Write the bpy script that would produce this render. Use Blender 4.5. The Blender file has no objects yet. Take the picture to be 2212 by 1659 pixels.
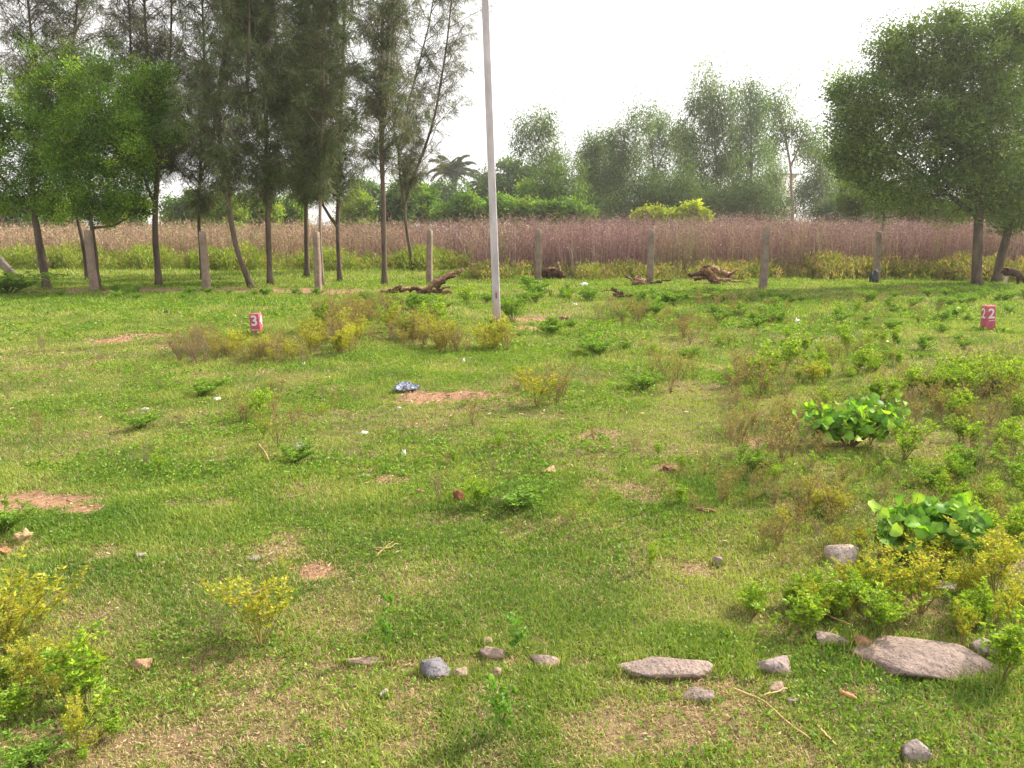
import bpy, math, random
import numpy as np
from mathutils import Vector, noise as mnoise

# ------------------------------------------------------------------ camera, sky, sun, exposure
SC = bpy.context.scene
COL = SC.collection
CAM_H = 1.7
PITCH = math.radians(11.5)
FPX = 1640.0                      # focal length in units of a 2212 px wide picture
SC.render.resolution_x, SC.render.resolution_y = 1024, 768
cd = bpy.data.cameras.new('camera')
cam = bpy.data.objects.new('camera', cd)
COL.objects.link(cam)
cam.location = (0, 0, CAM_H)
cam.rotation_euler = (math.pi / 2 - PITCH, 0, 0)
cd.sensor_width = 36.0
cd.lens = 36.0 * FPX / 2212.0
cd.clip_start, cd.clip_end = 0.05, 3000
SC.camera = cam

SUN_EL = math.radians(40)
SUN_AZ = math.radians(62)         # clockwise from the view direction: the sun is to the right and ahead
w = bpy.data.worlds.new('World'); SC.world = w; w.use_nodes = True
nt = w.node_tree; nt.nodes.clear()
sky = nt.nodes.new('ShaderNodeTexSky'); sky.sky_type = 'NISHITA'; sky.sun_disc = False
sky.sun_elevation = SUN_EL; sky.sun_rotation = SUN_AZ
sky.dust_density = 6.0; sky.air_density = 1.0; sky.ozone_density = 1.0
hs = nt.nodes.new('ShaderNodeHueSaturation'); hs.inputs['Saturation'].default_value = 0.16
mixw = nt.nodes.new('ShaderNodeMixRGB'); mixw.inputs[0].default_value = 0.55
mixw.inputs[2].default_value = (14.0, 13.7, 13.6, 1)         # bright even cloud layer
bgn = nt.nodes.new('ShaderNodeBackground'); bgn.inputs[1].default_value = 0.075
wo = nt.nodes.new('ShaderNodeOutputWorld')
nt.links.new(sky.outputs[0], hs.inputs['Color']); nt.links.new(hs.outputs[0], mixw.inputs[1])
nt.links.new(mixw.outputs[0], bgn.inputs[0]); nt.links.new(bgn.outputs[0], wo.inputs[0])

sd = bpy.data.lights.new('sun', 'SUN'); sd.energy = 4.3; sd.angle = math.radians(3.0); sd.color = (1.0, 0.91, 0.74)
so = bpy.data.objects.new('sun', sd); COL.objects.link(so)
sdir = Vector((math.sin(SUN_AZ) * math.cos(SUN_EL), math.cos(SUN_AZ) * math.cos(SUN_EL), math.sin(SUN_EL)))
so.rotation_euler = sdir.to_track_quat('Z', 'Y').to_euler()
so.location = (20, 10, 30)

SC.view_settings.view_transform = 'Standard'; SC.view_settings.look = 'None'
SC.view_settings.gamma = 1.0; SC.view_settings.exposure = 1.1
SC.render.engine = 'CYCLES'
SC.cycles.max_bounces = 6; SC.cycles.diffuse_bounces = 3; SC.cycles.glossy_bounces = 2
SC.cycles.transmission_bounces = 4; SC.cycles.volume_bounces = 0; SC.cycles.transparent_max_bounces = 6
SC.cycles.use_denoising = True; SC.cycles.use_adaptive_sampling = True; SC.cycles.adaptive_threshold = 0.02
SC.cycles.sample_clamp_indirect = 6.0

# ------------------------------------------------------------------ picture <-> ground helpers
CP, SP = math.cos(PITCH), math.sin(PITCH)
def ray(px, py):
    a = (px - 1106.0) / FPX; b = -(py - 829.5) / FPX
    return np.array([a, CP + b * SP, -SP + b * CP])
def at(px, py, z=0.0):            # the ground point seen at a picture position
    d = ray(px, py); t = (z - CAM_H) / d[2]
    return np.array([d[0] * t, d[1] * t, z])
def atY(px, py, Y):               # the point at distance Y
    d = ray(px, py); t = Y / d[1]
    return np.array([d[0] * t, Y, CAM_H + d[2] * t])
def mpp(Y): return Y / FPX

# value noise
class VN:
    def __init__(s, seed): s.t = np.random.RandomState(seed).rand(256, 256)
    def n(s, x, y):
        x = np.asarray(x, float); y = np.asarray(y, float)
        xi = np.floor(x).astype(int); yi = np.floor(y).astype(int)
        fx = x - xi; fy = y - yi; fx = fx * fx * (3 - 2 * fx); fy = fy * fy * (3 - 2 * fy)
        a = s.t[xi % 256, yi % 256]; b = s.t[(xi + 1) % 256, yi % 256]
        c = s.t[xi % 256, (yi + 1) % 256]; d = s.t[(xi + 1) % 256, (yi + 1) % 256]
        return (a * (1 - fx) + b * fx) * (1 - fy) + (c * (1 - fx) + d * fx) * fy
    def f(s, x, y, o=3):
        r = 0; a = 1; tot = 0
        for i in range(o):
            r = r + a * s.n(x * 2 ** i + 17.3 * i, y * 2 ** i + 5.7 * i); tot += a; a *= 0.5
        return r / tot
N1, N2, N3, N4 = VN(1), VN(2), VN(3), VN(4)
def gz(x, y):
    x = np.asarray(x, float); y = np.asarray(y, float)
    far = np.clip((70 - y) / 30, 0, 1)
    return ((N1.f(x * 0.55 + 40, y * 0.55 + 40, 2) - 0.5) * 0.09 + (N2.f(x * 2.6 + 9, y * 2.6 + 3, 2) - 0.5) * 0.035) * far
def G(px, py):
    p = at(px, py); p[2] = float(gz(p[0], p[1])); return p

# ------------------------------------------------------------------ object helpers
def tag(o, label=None, cat=None, group=None, kind=None):
    if label: o['label'] = label
    if cat: o['category'] = cat
    if group: o['group'] = group
    if kind: o['kind'] = kind
    return o
def empty(name, loc=(0, 0, 0), rz=0.0):
    o = bpy.data.objects.new(name, None); COL.objects.link(o)
    o.location = tuple(float(v) for v in loc); o.rotation_euler = (0, 0, rz); o.empty_display_size = 0.2
    return o
class MB:
    def __init__(s): s.v = []; s.q = []; s.t = []; s.c = []; s.n = 0
    def add(s, v, q=None, t=None, c=(1, 1, 1)):
        v = np.asarray(v, float).reshape(-1, 3); s.v.append(v)
        if q is not None and len(q): s.q.append(np.asarray(q, int).reshape(-1, 4) + s.n)
        if t is not None and len(t): s.t.append(np.asarray(t, int).reshape(-1, 3) + s.n)
        c = np.asarray(c, float)
        if c.ndim == 1: c = np.tile(c, (len(v), 1))
        s.c.append(c); s.n += len(v)
        return s
    def merge(s, o, M=None, T=(0, 0, 0), cmul=1.0):
        v, q, t, c = o.arrays()
        if M is not None: v = v @ M.T
        s.add(v + np.asarray(T, float), q, t, c * cmul)
    def arrays(s):
        v = np.concatenate(s.v) if s.v else np.zeros((0, 3))
        q = np.concatenate(s.q) if s.q else np.zeros((0, 4), int)
        t = np.concatenate(s.t) if s.t else np.zeros((0, 3), int)
        c = np.concatenate(s.c) if s.c else np.zeros((0, 3))
        return v, q, t, c
    def mesh(s, name, mat, smooth=False):
        v, q, t, c = s.arrays()
        me = bpy.data.meshes.new(name)
        me.vertices.add(len(v)); me.vertices.foreach_set('co', v.astype(np.float32).ravel())
        nl = len(q) * 4 + len(t) * 3
        me.loops.add(nl); me.polygons.add(len(q) + len(t))
        me.loops.foreach_set('vertex_index', np.concatenate([q.ravel(), t.ravel()]).astype(np.int32))
        ls = np.concatenate([np.arange(len(q)) * 4, len(q) * 4 + np.arange(len(t)) * 3]).astype(np.int32)
        me.polygons.foreach_set('loop_start', ls)
        if smooth: me.polygons.foreach_set('use_smooth', np.ones(len(q) + len(t), bool))
        at_ = me.attributes.new('col', 'FLOAT_COLOR', 'POINT')
        at_.data.foreach_set('color', np.hstack([c, np.ones((len(c), 1))]).astype(np.float32).ravel())
        me.materials.append(mat); me.update(calc_edges=True); me.validate()
        return me
    def build(s, name, mat, parent=None, smooth=False):
        o = bpy.data.objects.new(name, s.mesh(name, mat, smooth)); COL.objects.link(o)
        if parent is not None:
            o.parent = parent
            s_ = parent.location
        return o
    def local(s, loc, rz=0.0):      # express world vertices in a thing's own frame
        for i, v in enumerate(s.v):
            s.v[i] = v - np.asarray(loc, float)
        return s

def nrm(a): return a / (np.linalg.norm(a, axis=-1, keepdims=True) + 1e-9)
def tube(mb, pts, rad, sides=6, col=(1, 1, 1), rough=0.0, rng=None, cap=True):
    P = np.asarray(pts, float); R = np.asarray(rad, float); n = len(P)
    T = np.gradient(P, axis=0); T = nrm(T)
    ref = np.array([0.0, 0.0, 1.0]) if abs(T[0][2]) < 0.8 else np.array([1.0, 0.0, 0.0])
    A = nrm(np.cross(T, ref)); B = np.cross(T, A)
    a = np.arange(sides) * 2 * math.pi / sides
    rr = R[:, None] * np.ones((1, sides))
    if rough and rng is not None: rr = rr * (1 + rough * (rng.rand(n, sides) - 0.5) * 2)
    V = P[:, None, :] + (A[:, None, :] * np.cos(a)[None, :, None] + B[:, None, :] * np.sin(a)[None, :, None]) * rr[:, :, None]
    i = np.arange(n - 1)[:, None] * sides; j = np.arange(sides)[None, :]; k = (j + 1) % sides
    q = np.stack([i + j, i + k, i + sides + k, i + sides + j], -1).reshape(-1, 4)
    v = V.reshape(-1, 3); t = []
    if cap:
        c0, c1 = len(v), len(v) + 1
        v = np.vstack([v, P[0], P[-1]])
        t = [[c0, (m + 1) % sides, m] for m in range(sides)] + [[c1, (n - 1) * sides + m, (n - 1) * sides + (m + 1) % sides] for m in range(sides)]
    mb.add(v, q, t, col)
def leaves(mb, C, D, L, W, col, rng, fold=0.25, shape=0.45):
    """folded diamond leaves: C base points, D directions"""
    n = len(C); D = nrm(np.asarray(D, float)); U = rng.randn(n, 3); S = nrm(np.cross(D, U)); Nn = np.cross(S, D)
    L = np.broadcast_to(L, (n,))[:, None]; W = np.broadcast_to(W, (n,))[:, None]
    v = np.stack([C, C + D * L * shape + S * W * 0.5 + Nn * W * fold, C + D * L, C + D * L * shape - S * W * 0.5 + Nn * W * fold], 1).reshape(-1, 3)
    q = np.arange(n * 4).reshape(-1, 4)
    mb.add(v, q, None, np.repeat(np.broadcast_to(col, (n, 3)), 4, axis=0))
def pick(rng, n, cols, wts=None, var=0.12):
    cols = np.array(cols, float); idx = rng.choice(len(cols), n, p=None if wts is None else np.array(wts) / sum(wts))
    return np.clip(cols[idx] * (1 + var * rng.randn(n, 1)) , 0.003, 1)
def box(mb, lo, hi, col=(1, 1, 1), bev=0.0):
    x0, y0, z0 = lo; x1, y1, z1 = hi
    v = [(x0, y0, z0), (x1, y0, z0), (x1, y1, z0), (x0, y1, z0), (x0, y0, z1), (x1, y0, z1), (x1, y1, z1), (x0, y1, z1)]
    mb.add(v, [[0, 3, 2, 1], [4, 5, 6, 7], [0, 1, 5, 4], [1, 2, 6, 5], [2, 3, 7, 6], [3, 0, 4, 7]], None, col)

# ------------------------------------------------------------------ materials
def mat_new(name):
    m = bpy.data.materials.new(name); m.use_nodes = True; m.node_tree.nodes.clear(); return m, m.node_tree
def leaf_mat(name, trans=0.4, tint=(1.25, 1.3, 0.6), gloss=0.06):
    m, t = mat_new(name)
    N = t.nodes.new; K = t.links.new
    a = N('ShaderNodeAttribute'); a.attribute_name = 'col'
    d = N('ShaderNodeBsdfDiffuse'); tr = N('ShaderNodeBsdfTranslucent'); g = N('ShaderNodeBsdfGlossy'); g.inputs['Roughness'].default_value = 0.45
    mu = N('ShaderNodeMixRGB'); mu.blend_type = 'MULTIPLY'; mu.inputs[0].default_value = 1; mu.inputs[2].default_value = (*tint, 1)
    mx = N('ShaderNodeMixShader'); mx.inputs[0].default_value = trans
    m2 = N('ShaderNodeMixShader'); m2.inputs[0].default_value = gloss
    o = N('ShaderNodeOutputMaterial')
    K(a.outputs['Color'], d.inputs[0]); K(a.outputs['Color'], mu.inputs[1]); K(mu.outputs[0], tr.inputs[0])
    K(d.outputs[0], mx.inputs[1]); K(tr.outputs[0], mx.inputs[2]); K(mx.outputs[0], m2.inputs[1]); K(g.outputs[0], m2.inputs[2])
    K(m2.outputs[0], o.inputs[0])
    return m
def rough_mat(name, c1, c2, scale=6.0, bump=0.4, rough=0.9, usecol=False, speck=None, stretch=(1, 1, 1), bscale=None, detail=8):
    m, t = mat_new(name)
    N = t.nodes.new; K = t.links.new
    tc = N('ShaderNodeTexCoord'); mp = N('ShaderNodeMapping'); mp.inputs['Scale'].default_value = stretch
    K(tc.outputs['Object'], mp.inputs[0])
    n1 = N('ShaderNodeTexNoise'); n1.inputs['Scale'].default_value = scale; n1.inputs['Detail'].default_value = detail; n1.inputs['Roughness'].default_value = 0.65
    K(mp.outputs[0], n1.inputs['Vector'])
    cr = N('ShaderNodeValToRGB'); cr.color_ramp.elements[0].position = 0.33; cr.color_ramp.elements[1].position = 0.68
    cr.color_ramp.elements[0].color = (*c1, 1); cr.color_ramp.elements[1].color = (*c2, 1)
    K(n1.outputs[0], cr.inputs[0]); out = cr.outputs[0]
    if speck:
        n2 = N('ShaderNodeTexNoise'); n2.inputs['Scale'].default_value = scale * 14; n2.inputs['Detail'].default_value = 2
        K(mp.outputs[0], n2.inputs['Vector'])
        r2 = N('ShaderNodeValToRGB'); r2.color_ramp.elements[0].position = 0.58; r2.color_ramp.elements[1].position = 0.66
        K(n2.outputs[0], r2.inputs[0]); mx = N('ShaderNodeMixRGB'); mx.inputs[2].default_value = (*speck, 1)
        K(r2.outputs[0], mx.inputs[0]); K(out, mx.inputs[1]); out = mx.outputs[0]
    if usecol:
        a = N('ShaderNodeAttribute'); a.attribute_name = 'col'
        mu = N('ShaderNodeMixRGB'); mu.blend_type = 'MULTIPLY'; mu.inputs[0].default_value = 1
        K(a.outputs['Color'], mu.inputs[1]); K(out, mu.inputs[2]); out = mu.outputs[0]
    p = N('ShaderNodeBsdfPrincipled'); p.inputs['Roughness'].default_value = rough; p.inputs['Specular IOR Level'].default_value = 0.25
    K(out, p.inputs['Base Color'])
    nb = N('ShaderNodeTexNoise'); nb.inputs['Scale'].default_value = bscale or scale * 4; nb.inputs['Detail'].default_value = 6
    K(mp.outputs[0], nb.inputs['Vector'])
    b = N('ShaderNodeBump'); b.inputs['Strength'].default_value = bump; b.inputs['Distance'].default_value = 0.02
    K(nb.outputs[0], b.inputs['Height']); K(b.outputs[0], p.inputs['Normal'])
    o = N('ShaderNodeOutputMaterial'); K(p.outputs[0], o.inputs[0])
    return m
LEAF = leaf_mat('leaf_foliage', 0.42, (1.3, 1.3, 0.55), 0.02)
NEEDLE = leaf_mat('needle_foliage', 0.25, (1.1, 1.15, 0.7), 0.03)
TALL = leaf_mat('tall_dry_grass', 0.18, (1.0, 1.0, 1.0), 0.02)
GRASS = leaf_mat('grass_blades', 0.38, (1.3, 1.35, 0.5), 0.015)
BARK = rough_mat('bark', (0.055, 0.04, 0.03), (0.17, 0.13, 0.10), 5, 0.9, stretch=(1, 1, 0.25))
BARK_PALE = rough_mat('pale_bark', (0.13, 0.10, 0.075), (0.34, 0.27, 0.21), 6, 0.6, stretch=(1, 1, 0.3))
STEM = rough_mat('weed_stem', (0.8, 0.8, 0.8), (1.1, 1.1, 1.1), 20, 0.1, usecol=True)
CONC = rough_mat('weathered_concrete', (0.38, 0.355, 0.37), (0.62, 0.59, 0.62), 5.0, 0.5, usecol=True, stretch=(1, 1, 0.25), bscale=45)
POSTM = rough_mat('granite_post', (0.19, 0.15, 0.125), (0.35, 0.29, 0.24), 5, 0.7, speck=(0.14, 0.11, 0.09), usecol=True)
ROCK = rough_mat('field_granite', (0.20, 0.165, 0.15), (0.38, 0.31, 0.285), 7, 0.8, speck=(0.12, 0.10, 0.10), usecol=True, bscale=45)
DEADWOOD = rough_mat('dead_wood', (0.07, 0.045, 0.032), (0.30, 0.215, 0.16), 9, 1.0, stretch=(1, 1, 1), usecol=True)
PAINT_RED = rough_mat('faded_red_paint', (0.36, 0.065, 0.10), (0.50, 0.13, 0.16), 14, 0.25, rough=0.75, usecol=True)
PAINT_WHITE = rough_mat('white_paint', (0.62, 0.52, 0.60), (0.82, 0.74, 0.80), 40, 0.1, rough=0.7)
LITTER = rough_mat('crumpled_litter', (0.6, 0.6, 0.6), (0.95, 0.95, 0.95), 30, 0.2, rough=0.5, usecol=True)
FUR = rough_mat('short_fur', (0.8, 0.8, 0.8), (1.1, 1.1, 1.1), 30, 0.4, usecol=True)
WALLP = rough_mat('painted_wall', (0.55, 0.54, 0.53), (0.68, 0.67, 0.66), 0.8, 0.1, usecol=True)
m_, t_ = mat_new('soil_and_thatch')
def ground_material():
    N = t_.nodes.new; K = t_.links.new
    a = N('ShaderNodeAttribute'); a.attribute_name = 'col'
    tc = N('ShaderNodeTexCoord')
    n1 = N('ShaderNodeTexNoise'); n1.inputs['Scale'].default_value = 9; n1.inputs['Detail'].default_value = 9; n1.inputs['Roughness'].default_value = 0.7
    n2 = N('ShaderNodeTexNoise'); n2.inputs['Scale'].default_value = 55; n2.inputs['Detail'].default_value = 5; n2.inputs['Roughness'].default_value = 0.7
    K(tc.outputs['Object'], n1.inputs['Vector']); K(tc.outputs['Object'], n2.inputs['Vector'])
    r1 = N('ShaderNodeValToRGB'); r1.color_ramp.elements[0].position = 0.3; r1.color_ramp.elements[1].position = 0.7
    r1.color_ramp.elements[0].color = (0.62, 0.62, 0.6, 1); r1.color_ramp.elements[1].color = (1.3, 1.28, 1.2, 1)
    r2 = N('ShaderNodeValToRGB'); r2.color_ramp.elements[0].position = 0.3; r2.color_ramp.elements[1].position = 0.7
    r2.color_ramp.elements[0].color = (0.6, 0.58, 0.56, 1); r2.color_ramp.elements[1].color = (1.35, 1.33, 1.25, 1)
    K(n1.outputs[0], r1.inputs[0]); K(n2.outputs[0], r2.inputs[0])
    mu = N('ShaderNodeMixRGB'); mu.blend_type = 'MULTIPLY'; mu.inputs[0].default_value = 1
    m2 = N('ShaderNodeMixRGB'); m2.blend_type = 'MULTIPLY'; m2.inputs[0].default_value = 1
    K(a.outputs['Color'], mu.inputs[1]); K(r1.outputs[0], mu.inputs[2]); K(mu.outputs[0], m2.inputs[1]); K(r2.outputs[0], m2.inputs[2])
    p = N('ShaderNodeBsdfPrincipled'); p.inputs['Roughness'].default_value = 0.95; p.inputs['Specular IOR Level'].default_value = 0.15
    b = N('ShaderNodeBump'); b.inputs['Strength'].default_value = 0.7; b.inputs['Distance'].default_value = 0.02
    K(n2.outputs[0], b.inputs['Height']); K(b.outputs[0], p.inputs['Normal']); K(m2.outputs[0], p.inputs['Base Color'])
    o = N('ShaderNodeOutputMaterial'); K(p.outputs[0], o.inputs[0])
ground_material(); SOIL = m_

# ------------------------------------------------------------------ what grows where on the ground
# bare red soil: picture position of the centre, half widths in picture units, weight
BARE = [(110, 1078, 85, 20, 1), (190, 1100, 45, 12, 1), (935, 862, 75, 11, 1), (1010, 862, 60, 7, .8), (1150, 688, 48, 5, 1), (1140, 708, 34, 4, 1),
        (242, 734, 40, 5, 1), (300, 726, 40, 4, .8), (390, 750, 50, 4, .5), (680, 1232, 38, 13, .9), (845, 1040, 38, 12, .8), (1395, 1072, 45, 18, .6), (1300, 945, 40, 8, .6),
        (1640, 958, 50, 12, .5), (600, 1180, 45, 35, .5), (1440, 1020, 22, 8, .7), (240, 630, 170, 5, .8), (520, 628, 150, 5, .8), (700, 630, 90, 4, .8), (880, 625, 50, 6, .5),
        (960, 1440, 300, 16, .45), (1500, 1480, 200, 30, .5), (1410, 1570, 190, 55, .55), (1290, 1140, 160, 30, .35), (600, 1530, 120, 60, .4), (380, 1600, 150, 40, .55), (520, 1440, 130, 30, .3),
        (1860, 1500, 60, 20, .4), (730, 885, 30, 5, .6), (2200, 655, 1, 1, .1), (1850, 640, 120, 4, .45), (1220, 635, 120, 8, .35), (30, 1180, 60, 20, .5), (1960, 1130, 60, 14, .4), (1000, 1120, 100, 14, .3)]
_bare = []
for (px, py, rx, ry, wt) in BARE:
    c = at(px, py); e = at(px + rx, py); f = at(px, py - ry); g = at(px, py + ry)
    _bare.append((c[0], (f[1] + g[1]) / 2, abs(e[0] - c[0]), abs(f[1] - g[1]) / 2, wt))
LUSH = [(250, 650, 420, 14, 1), (900, 815, 170, 26, .7), (1100, 1075, 120, 30, .9), (400, 1130, 330, 45, .7), (560, 700, 330, 22, .35), (290, 900, 45, 10, 1), (430, 835, 70, 14, .8), (1500, 1400, 120, 40, .9), (250, 1260, 220, 60, .35),
        (1900, 1010, 90, 30, .7), (1850, 1450, 300, 60, .6), (1750, 690, 400, 30, .5), (1450, 640, 160, 16, 1), (1100, 1500, 200, 60, .5), (1250, 760, 170, 40, .6), (950, 790, 350, 25, .5), (1700, 820, 180, 20, .3), (640, 1010, 90, 22, .4), (1200, 930, 160, 16, .4)]
_lush = []
for (px, py, rx, ry, wt) in LUSH:
    c = at(px, py); e = at(px + rx, py); f = at(px, py - ry); g = at(px, py + ry)
    _lush.append((c[0], (f[1] + g[1]) / 2, abs(e[0] - c[0]), abs(f[1] - g[1]) / 2, wt))
def patchsum(L, x, y, warp):
    s = np.zeros_like(x)
    for (cx, cy, rx, ry, wt) in L:
        d = ((x - cx) / rx) ** 2 + ((y - cy) / ry) ** 2
        s = np.maximum(s, wt * np.clip(1.5 - d * np.maximum(0.75 + warp, 0.3), 0, 1))
    return s
def fields(x, y):
    wa = (N3.f(x * 4 + 60, y * 4 + 60, 3) - 0.5) * 2.2
    wb = (N4.f(x * 14 + 60, y * 14 + 60, 2) - 0.5) * 1.0
    bare = patchsum(_bare, x, y, wa + wb)
    small = np.clip((N2.f(x * 3.1 + 80, y * 3.1 + 80, 3) - 0.66) * 8, 0, 1) * 0.5
    bare = np.maximum(bare, small * np.clip((9 - y) / 4, 0.15, 1))
    lush = np.maximum(patchsum(_lush, x, y, wa * 0.5), np.clip((N4.f(x * 0.8 + 12, y * 0.8 + 88, 3) - 0.55) * 4, 0, 0.4))
    dry = np.clip((N1.f(x * 0.9 + 30, y * 0.9 + 30, 4) - 0.40) * 3.0, 0, 1)
    dry = np.clip((dry * 0.80 + 0.55 * np.clip((N2.f(x * 2.7 + 5, y * 2.7 + 66, 3) - 0.52) * 4, 0, 1)) * (1 - 0.8 * lush) + 0.12 - 0.15 * lush, 0, 1)
    dry = np.clip(dry - 0.35 * np.clip((y - 10) / 8, 0, 1), 0, 1)
    hgt = 0.45 + 0.8 * N3.f(x * 1.7 + 90, y * 1.7 + 90, 3) + 0.5 * N4.f(x * 7 + 9, y * 7 + 9, 2) + 0.35 * lush
    return bare, lush, dry, hgt

# ground sheet: fine in the meadow, running out to the horizon
def axis(segs):
    out = []
    for a, b, s in segs: out.append(np.arange(a, b, s))
    return np.concatenate(out)
gx = axis([(-1600, -200, 200), (-200, -40, 20), (-40, -12, 1.0), (-12, 12, 0.055), (12, 40, 1.0), (40, 200, 20), (200, 1601, 200)])
gy = axis([(-60, 0, 10), (0, 1, 0.25), (1, 7, 0.035), (7, 14, 0.07), (14, 34, 0.2), (34, 80, 2), (80, 400, 40), (400, 2001, 200)])
X, Y = np.meshgrid(gx, gy); xf, yf = X.ravel(), Y.ravel()
bare, lush, dry, _h = fields(xf, yf)
soil = np.array([0.31, 0.185, 0.12]); litter_c = np.array([0.22, 0.155, 0.105]); thatch = np.array([0.135, 0.135, 0.045]); grn = np.array([0.17, 0.20, 0.04]); straw = np.array([0.22, 0.185, 0.09])
cg = thatch[None] * (1 - dry[:, None]) + straw[None] * dry[:, None] * 0.75
k = np.clip((yf - 6) / 14, 0, 1)[:, None] * 0.6 * (1 - dry[:, None])
cg = cg * (1 - k) + grn[None] * k
l_ = np.clip(bare * 1.6, 0, 1)[:, None]
cg = cg * (1 - l_) + litter_c[None] * l_
b_ = np.clip(bare * 3.2 - 1.9, 0, 1)[:, None]
cg = cg * (1 - b_) + soil[None] * b_
gm = MB()
nxn, nyn = len(gx), len(gy)
ii = (np.arange(nyn - 1)[:, None] * nxn + np.arange(nxn - 1)[None, :]).ravel()
gm.add(np.stack([xf, yf, gz(xf, yf)], 1), np.stack([ii, ii + 1, ii + nxn + 1, ii + nxn], 1), None, cg)
gobj = gm.build('ground', SOIL, smooth=True); tag(gobj, kind='structure')

# grass blades of the meadow (one mass)
rng = np.random.RandomState(11)
LIT = [(0.088, 0.180, 0.024), (0.195, 0.285, 0.045), (0.34, 0.385, 0.09), (0.40, 0.36, 0.15), (0.55, 0.43, 0.27), (0.36, 0.22, 0.15)]
def grass_band(mb, y0, y1, dens, Lm, Wm, bent=True):
    half = lambda y: 0.80 * y + 0.9
    A = (y1 - y0) * half(y1) * 2
    n = int(A * dens)
    x = (rng.rand(n) * 2 - 1) * half(y1); y = y0 + rng.rand(n) * (y1 - y0)
    ok = np.abs(x) < half(y); x, y = x[ok], y[ok]
    bare, lush, dry, hg = fields(x, y)
    clump = N4.f(x * 9 + 20, y * 9 + 20, 2)
    keep = rng.rand(len(x)) < np.clip((1 - np.clip(bare * 1.5 - 0.45, 0, 1)) * (0.25 + 1.35 * clump + 0.4 * lush) * (1 - 0.35 * dry), 0, 1)
    x, y, lush, dry, hg, clump = [a[keep] for a in (x, y, lush, dry, hg, clump)]
    n = len(x)
    bare = bare[keep]
    isdry = rng.rand(n) < 0.06 + 0.34 * dry + 0.45 * np.clip(bare * 1.6, 0, 1)
    tone = rng.rand(n)
    patch = N1.f(x * 2.3 + 70, y * 2.3 + 70, 2)
    g0, g1, g2 = [np.array(c) for c in LIT[:3]]
    tt = np.clip(tone * 0.9 + (patch - 0.5) * 1.3 + 0.1 - 0.25 * lush, 0, 1)[:, None]
    c = np.where(tt < 0.5, g0 + (g1 - g0) * tt * 2, g1 + (g2 - g1) * (tt * 2 - 1))
    dc = np.array(LIT[3:])[rng.choice(3, n, p=[.4, .42, .18])]
    c = np.where(isdry[:, None], dc, c) * (1 + 0.14 * rng.randn(n, 1)); c = np.clip(c, 0.008, 0.8)
    L = Lm * hg * (0.55 + 0.8 * rng.rand(n)) * np.where(isdry, 0.8, 1.0) * (1 - 0.35 * np.clip(bare * 2, 0, 1)); W = Wm * (0.7 + 0.6 * rng.rand(n))
    az = rng.rand(n) * 6.283; tilt = np.where(isdry, 0.7 + 0.85 * rng.rand(n), 0.25 + 1.1 * rng.rand(n))
    H = np.stack([np.cos(az), np.sin(az), np.zeros(n)], 1); Z = np.array([0, 0, 1.0])
    d1 = H * np.sin(tilt * 0.55)[:, None] + Z * np.cos(tilt * 0.55)[:, None]
    d2 = H * np.sin(tilt * 1.35)[:, None] + Z * np.cos(tilt * 1.35)[:, None]
    sa = az + 1.57 + (rng.rand(n) - 0.5) * 1.5
    S = np.stack([np.cos(sa), np.sin(sa), np.zeros(n)], 1) * (W * 0.5)[:, None]
    B = np.stack([x, y, gz(x, y) - 0.003 + clump * 0.004], 1)
    if bent:
        M = B + d1 * (L * 0.5)[:, None]; T = M + d2 * (L * 0.5)[:, None]
        v = np.stack([B - S, B + S, M + S * 0.8, M - S * 0.8, T], 1).reshape(-1, 3); i = np.arange(n) * 5
        mb.add(v, np.stack([i, i + 1, i + 2, i + 3], 1), np.stack([i + 3, i + 2, i + 4], 1), np.repeat(c, 5, 0))
    else:
        T = B + (d1 + d2) * (L * 0.5)[:, None]
        v = np.stack([B - S, B + S, T], 1).reshape(-1, 3); i = np.arange(n) * 3
        mb.add(v, None, np.stack([i, i + 1, i + 2], 1), np.repeat(c, 3, 0))
g = MB()
grass_band(g, 1.5, 3.4, 34000, 0.031, 0.0033)
grass_band(g, 3.4, 5.5, 18000, 0.033, 0.0043)
grass_band(g, 5.5, 9.0, 7500, 0.033, 0.0060, False)
grass_band(g, 9.0, 15.0, 2400, 0.042, 0.010, False)
grass_band(g, 15.0, 26.0, 500, 0.075, 0.020, False)
grass_band(g, 26.0, 40.0, 150, 0.11, 0.035, False)
go = g.build('grass', GRASS); tag(go, 'short mixed green and straw coloured grass covering the whole meadow', 'grass', kind='stuff')
# low creeping broad leaved ground cover among the grass
g = MB()
def cover_band(y0, y1, dens, L0):
    half = 0.8 * y1 + 0.9; n = int((y1 - y0) * half * 2 * dens)
    x = (rng.rand(n) * 2 - 1) * half; y = y0 + rng.rand(n) * (y1 - y0)
    bare, lush, dry, hg = fields(x, y); f = N2.f(x * 1.5 + 33, y * 1.5 + 21, 3)
    keep = (rng.rand(n) < np.clip((f - 0.48) * 5 + lush * 0.5, 0, 1) * (1 - bare)) & (np.abs(x) < 0.8 * y + 0.9)
    x, y = x[keep], y[keep]; n = len(x); m = 5
    xx = np.repeat(x, m); yy = np.repeat(y, m); az = rng.rand(n * m) * 6.283
    D = np.stack([np.cos(az), np.sin(az), 0.2 + 0.5 * rng.rand(n * m)], 1)
    C = np.stack([xx + rng.randn(n * m) * L0 * 0.5, yy + rng.randn(n * m) * L0 * 0.5, gz(xx, yy) + 0.01 + L0 * 0.9 * rng.rand(n * m)], 1)
    leaves(g, C, D, L0 * (0.7 + 0.6 * rng.rand(n * m)), L0 * 0.5, pick(rng, n * m, [(0.10, 0.21, 0.02), (0.15, 0.28, 0.03), (0.24, 0.34, 0.05)]), rng)
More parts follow.
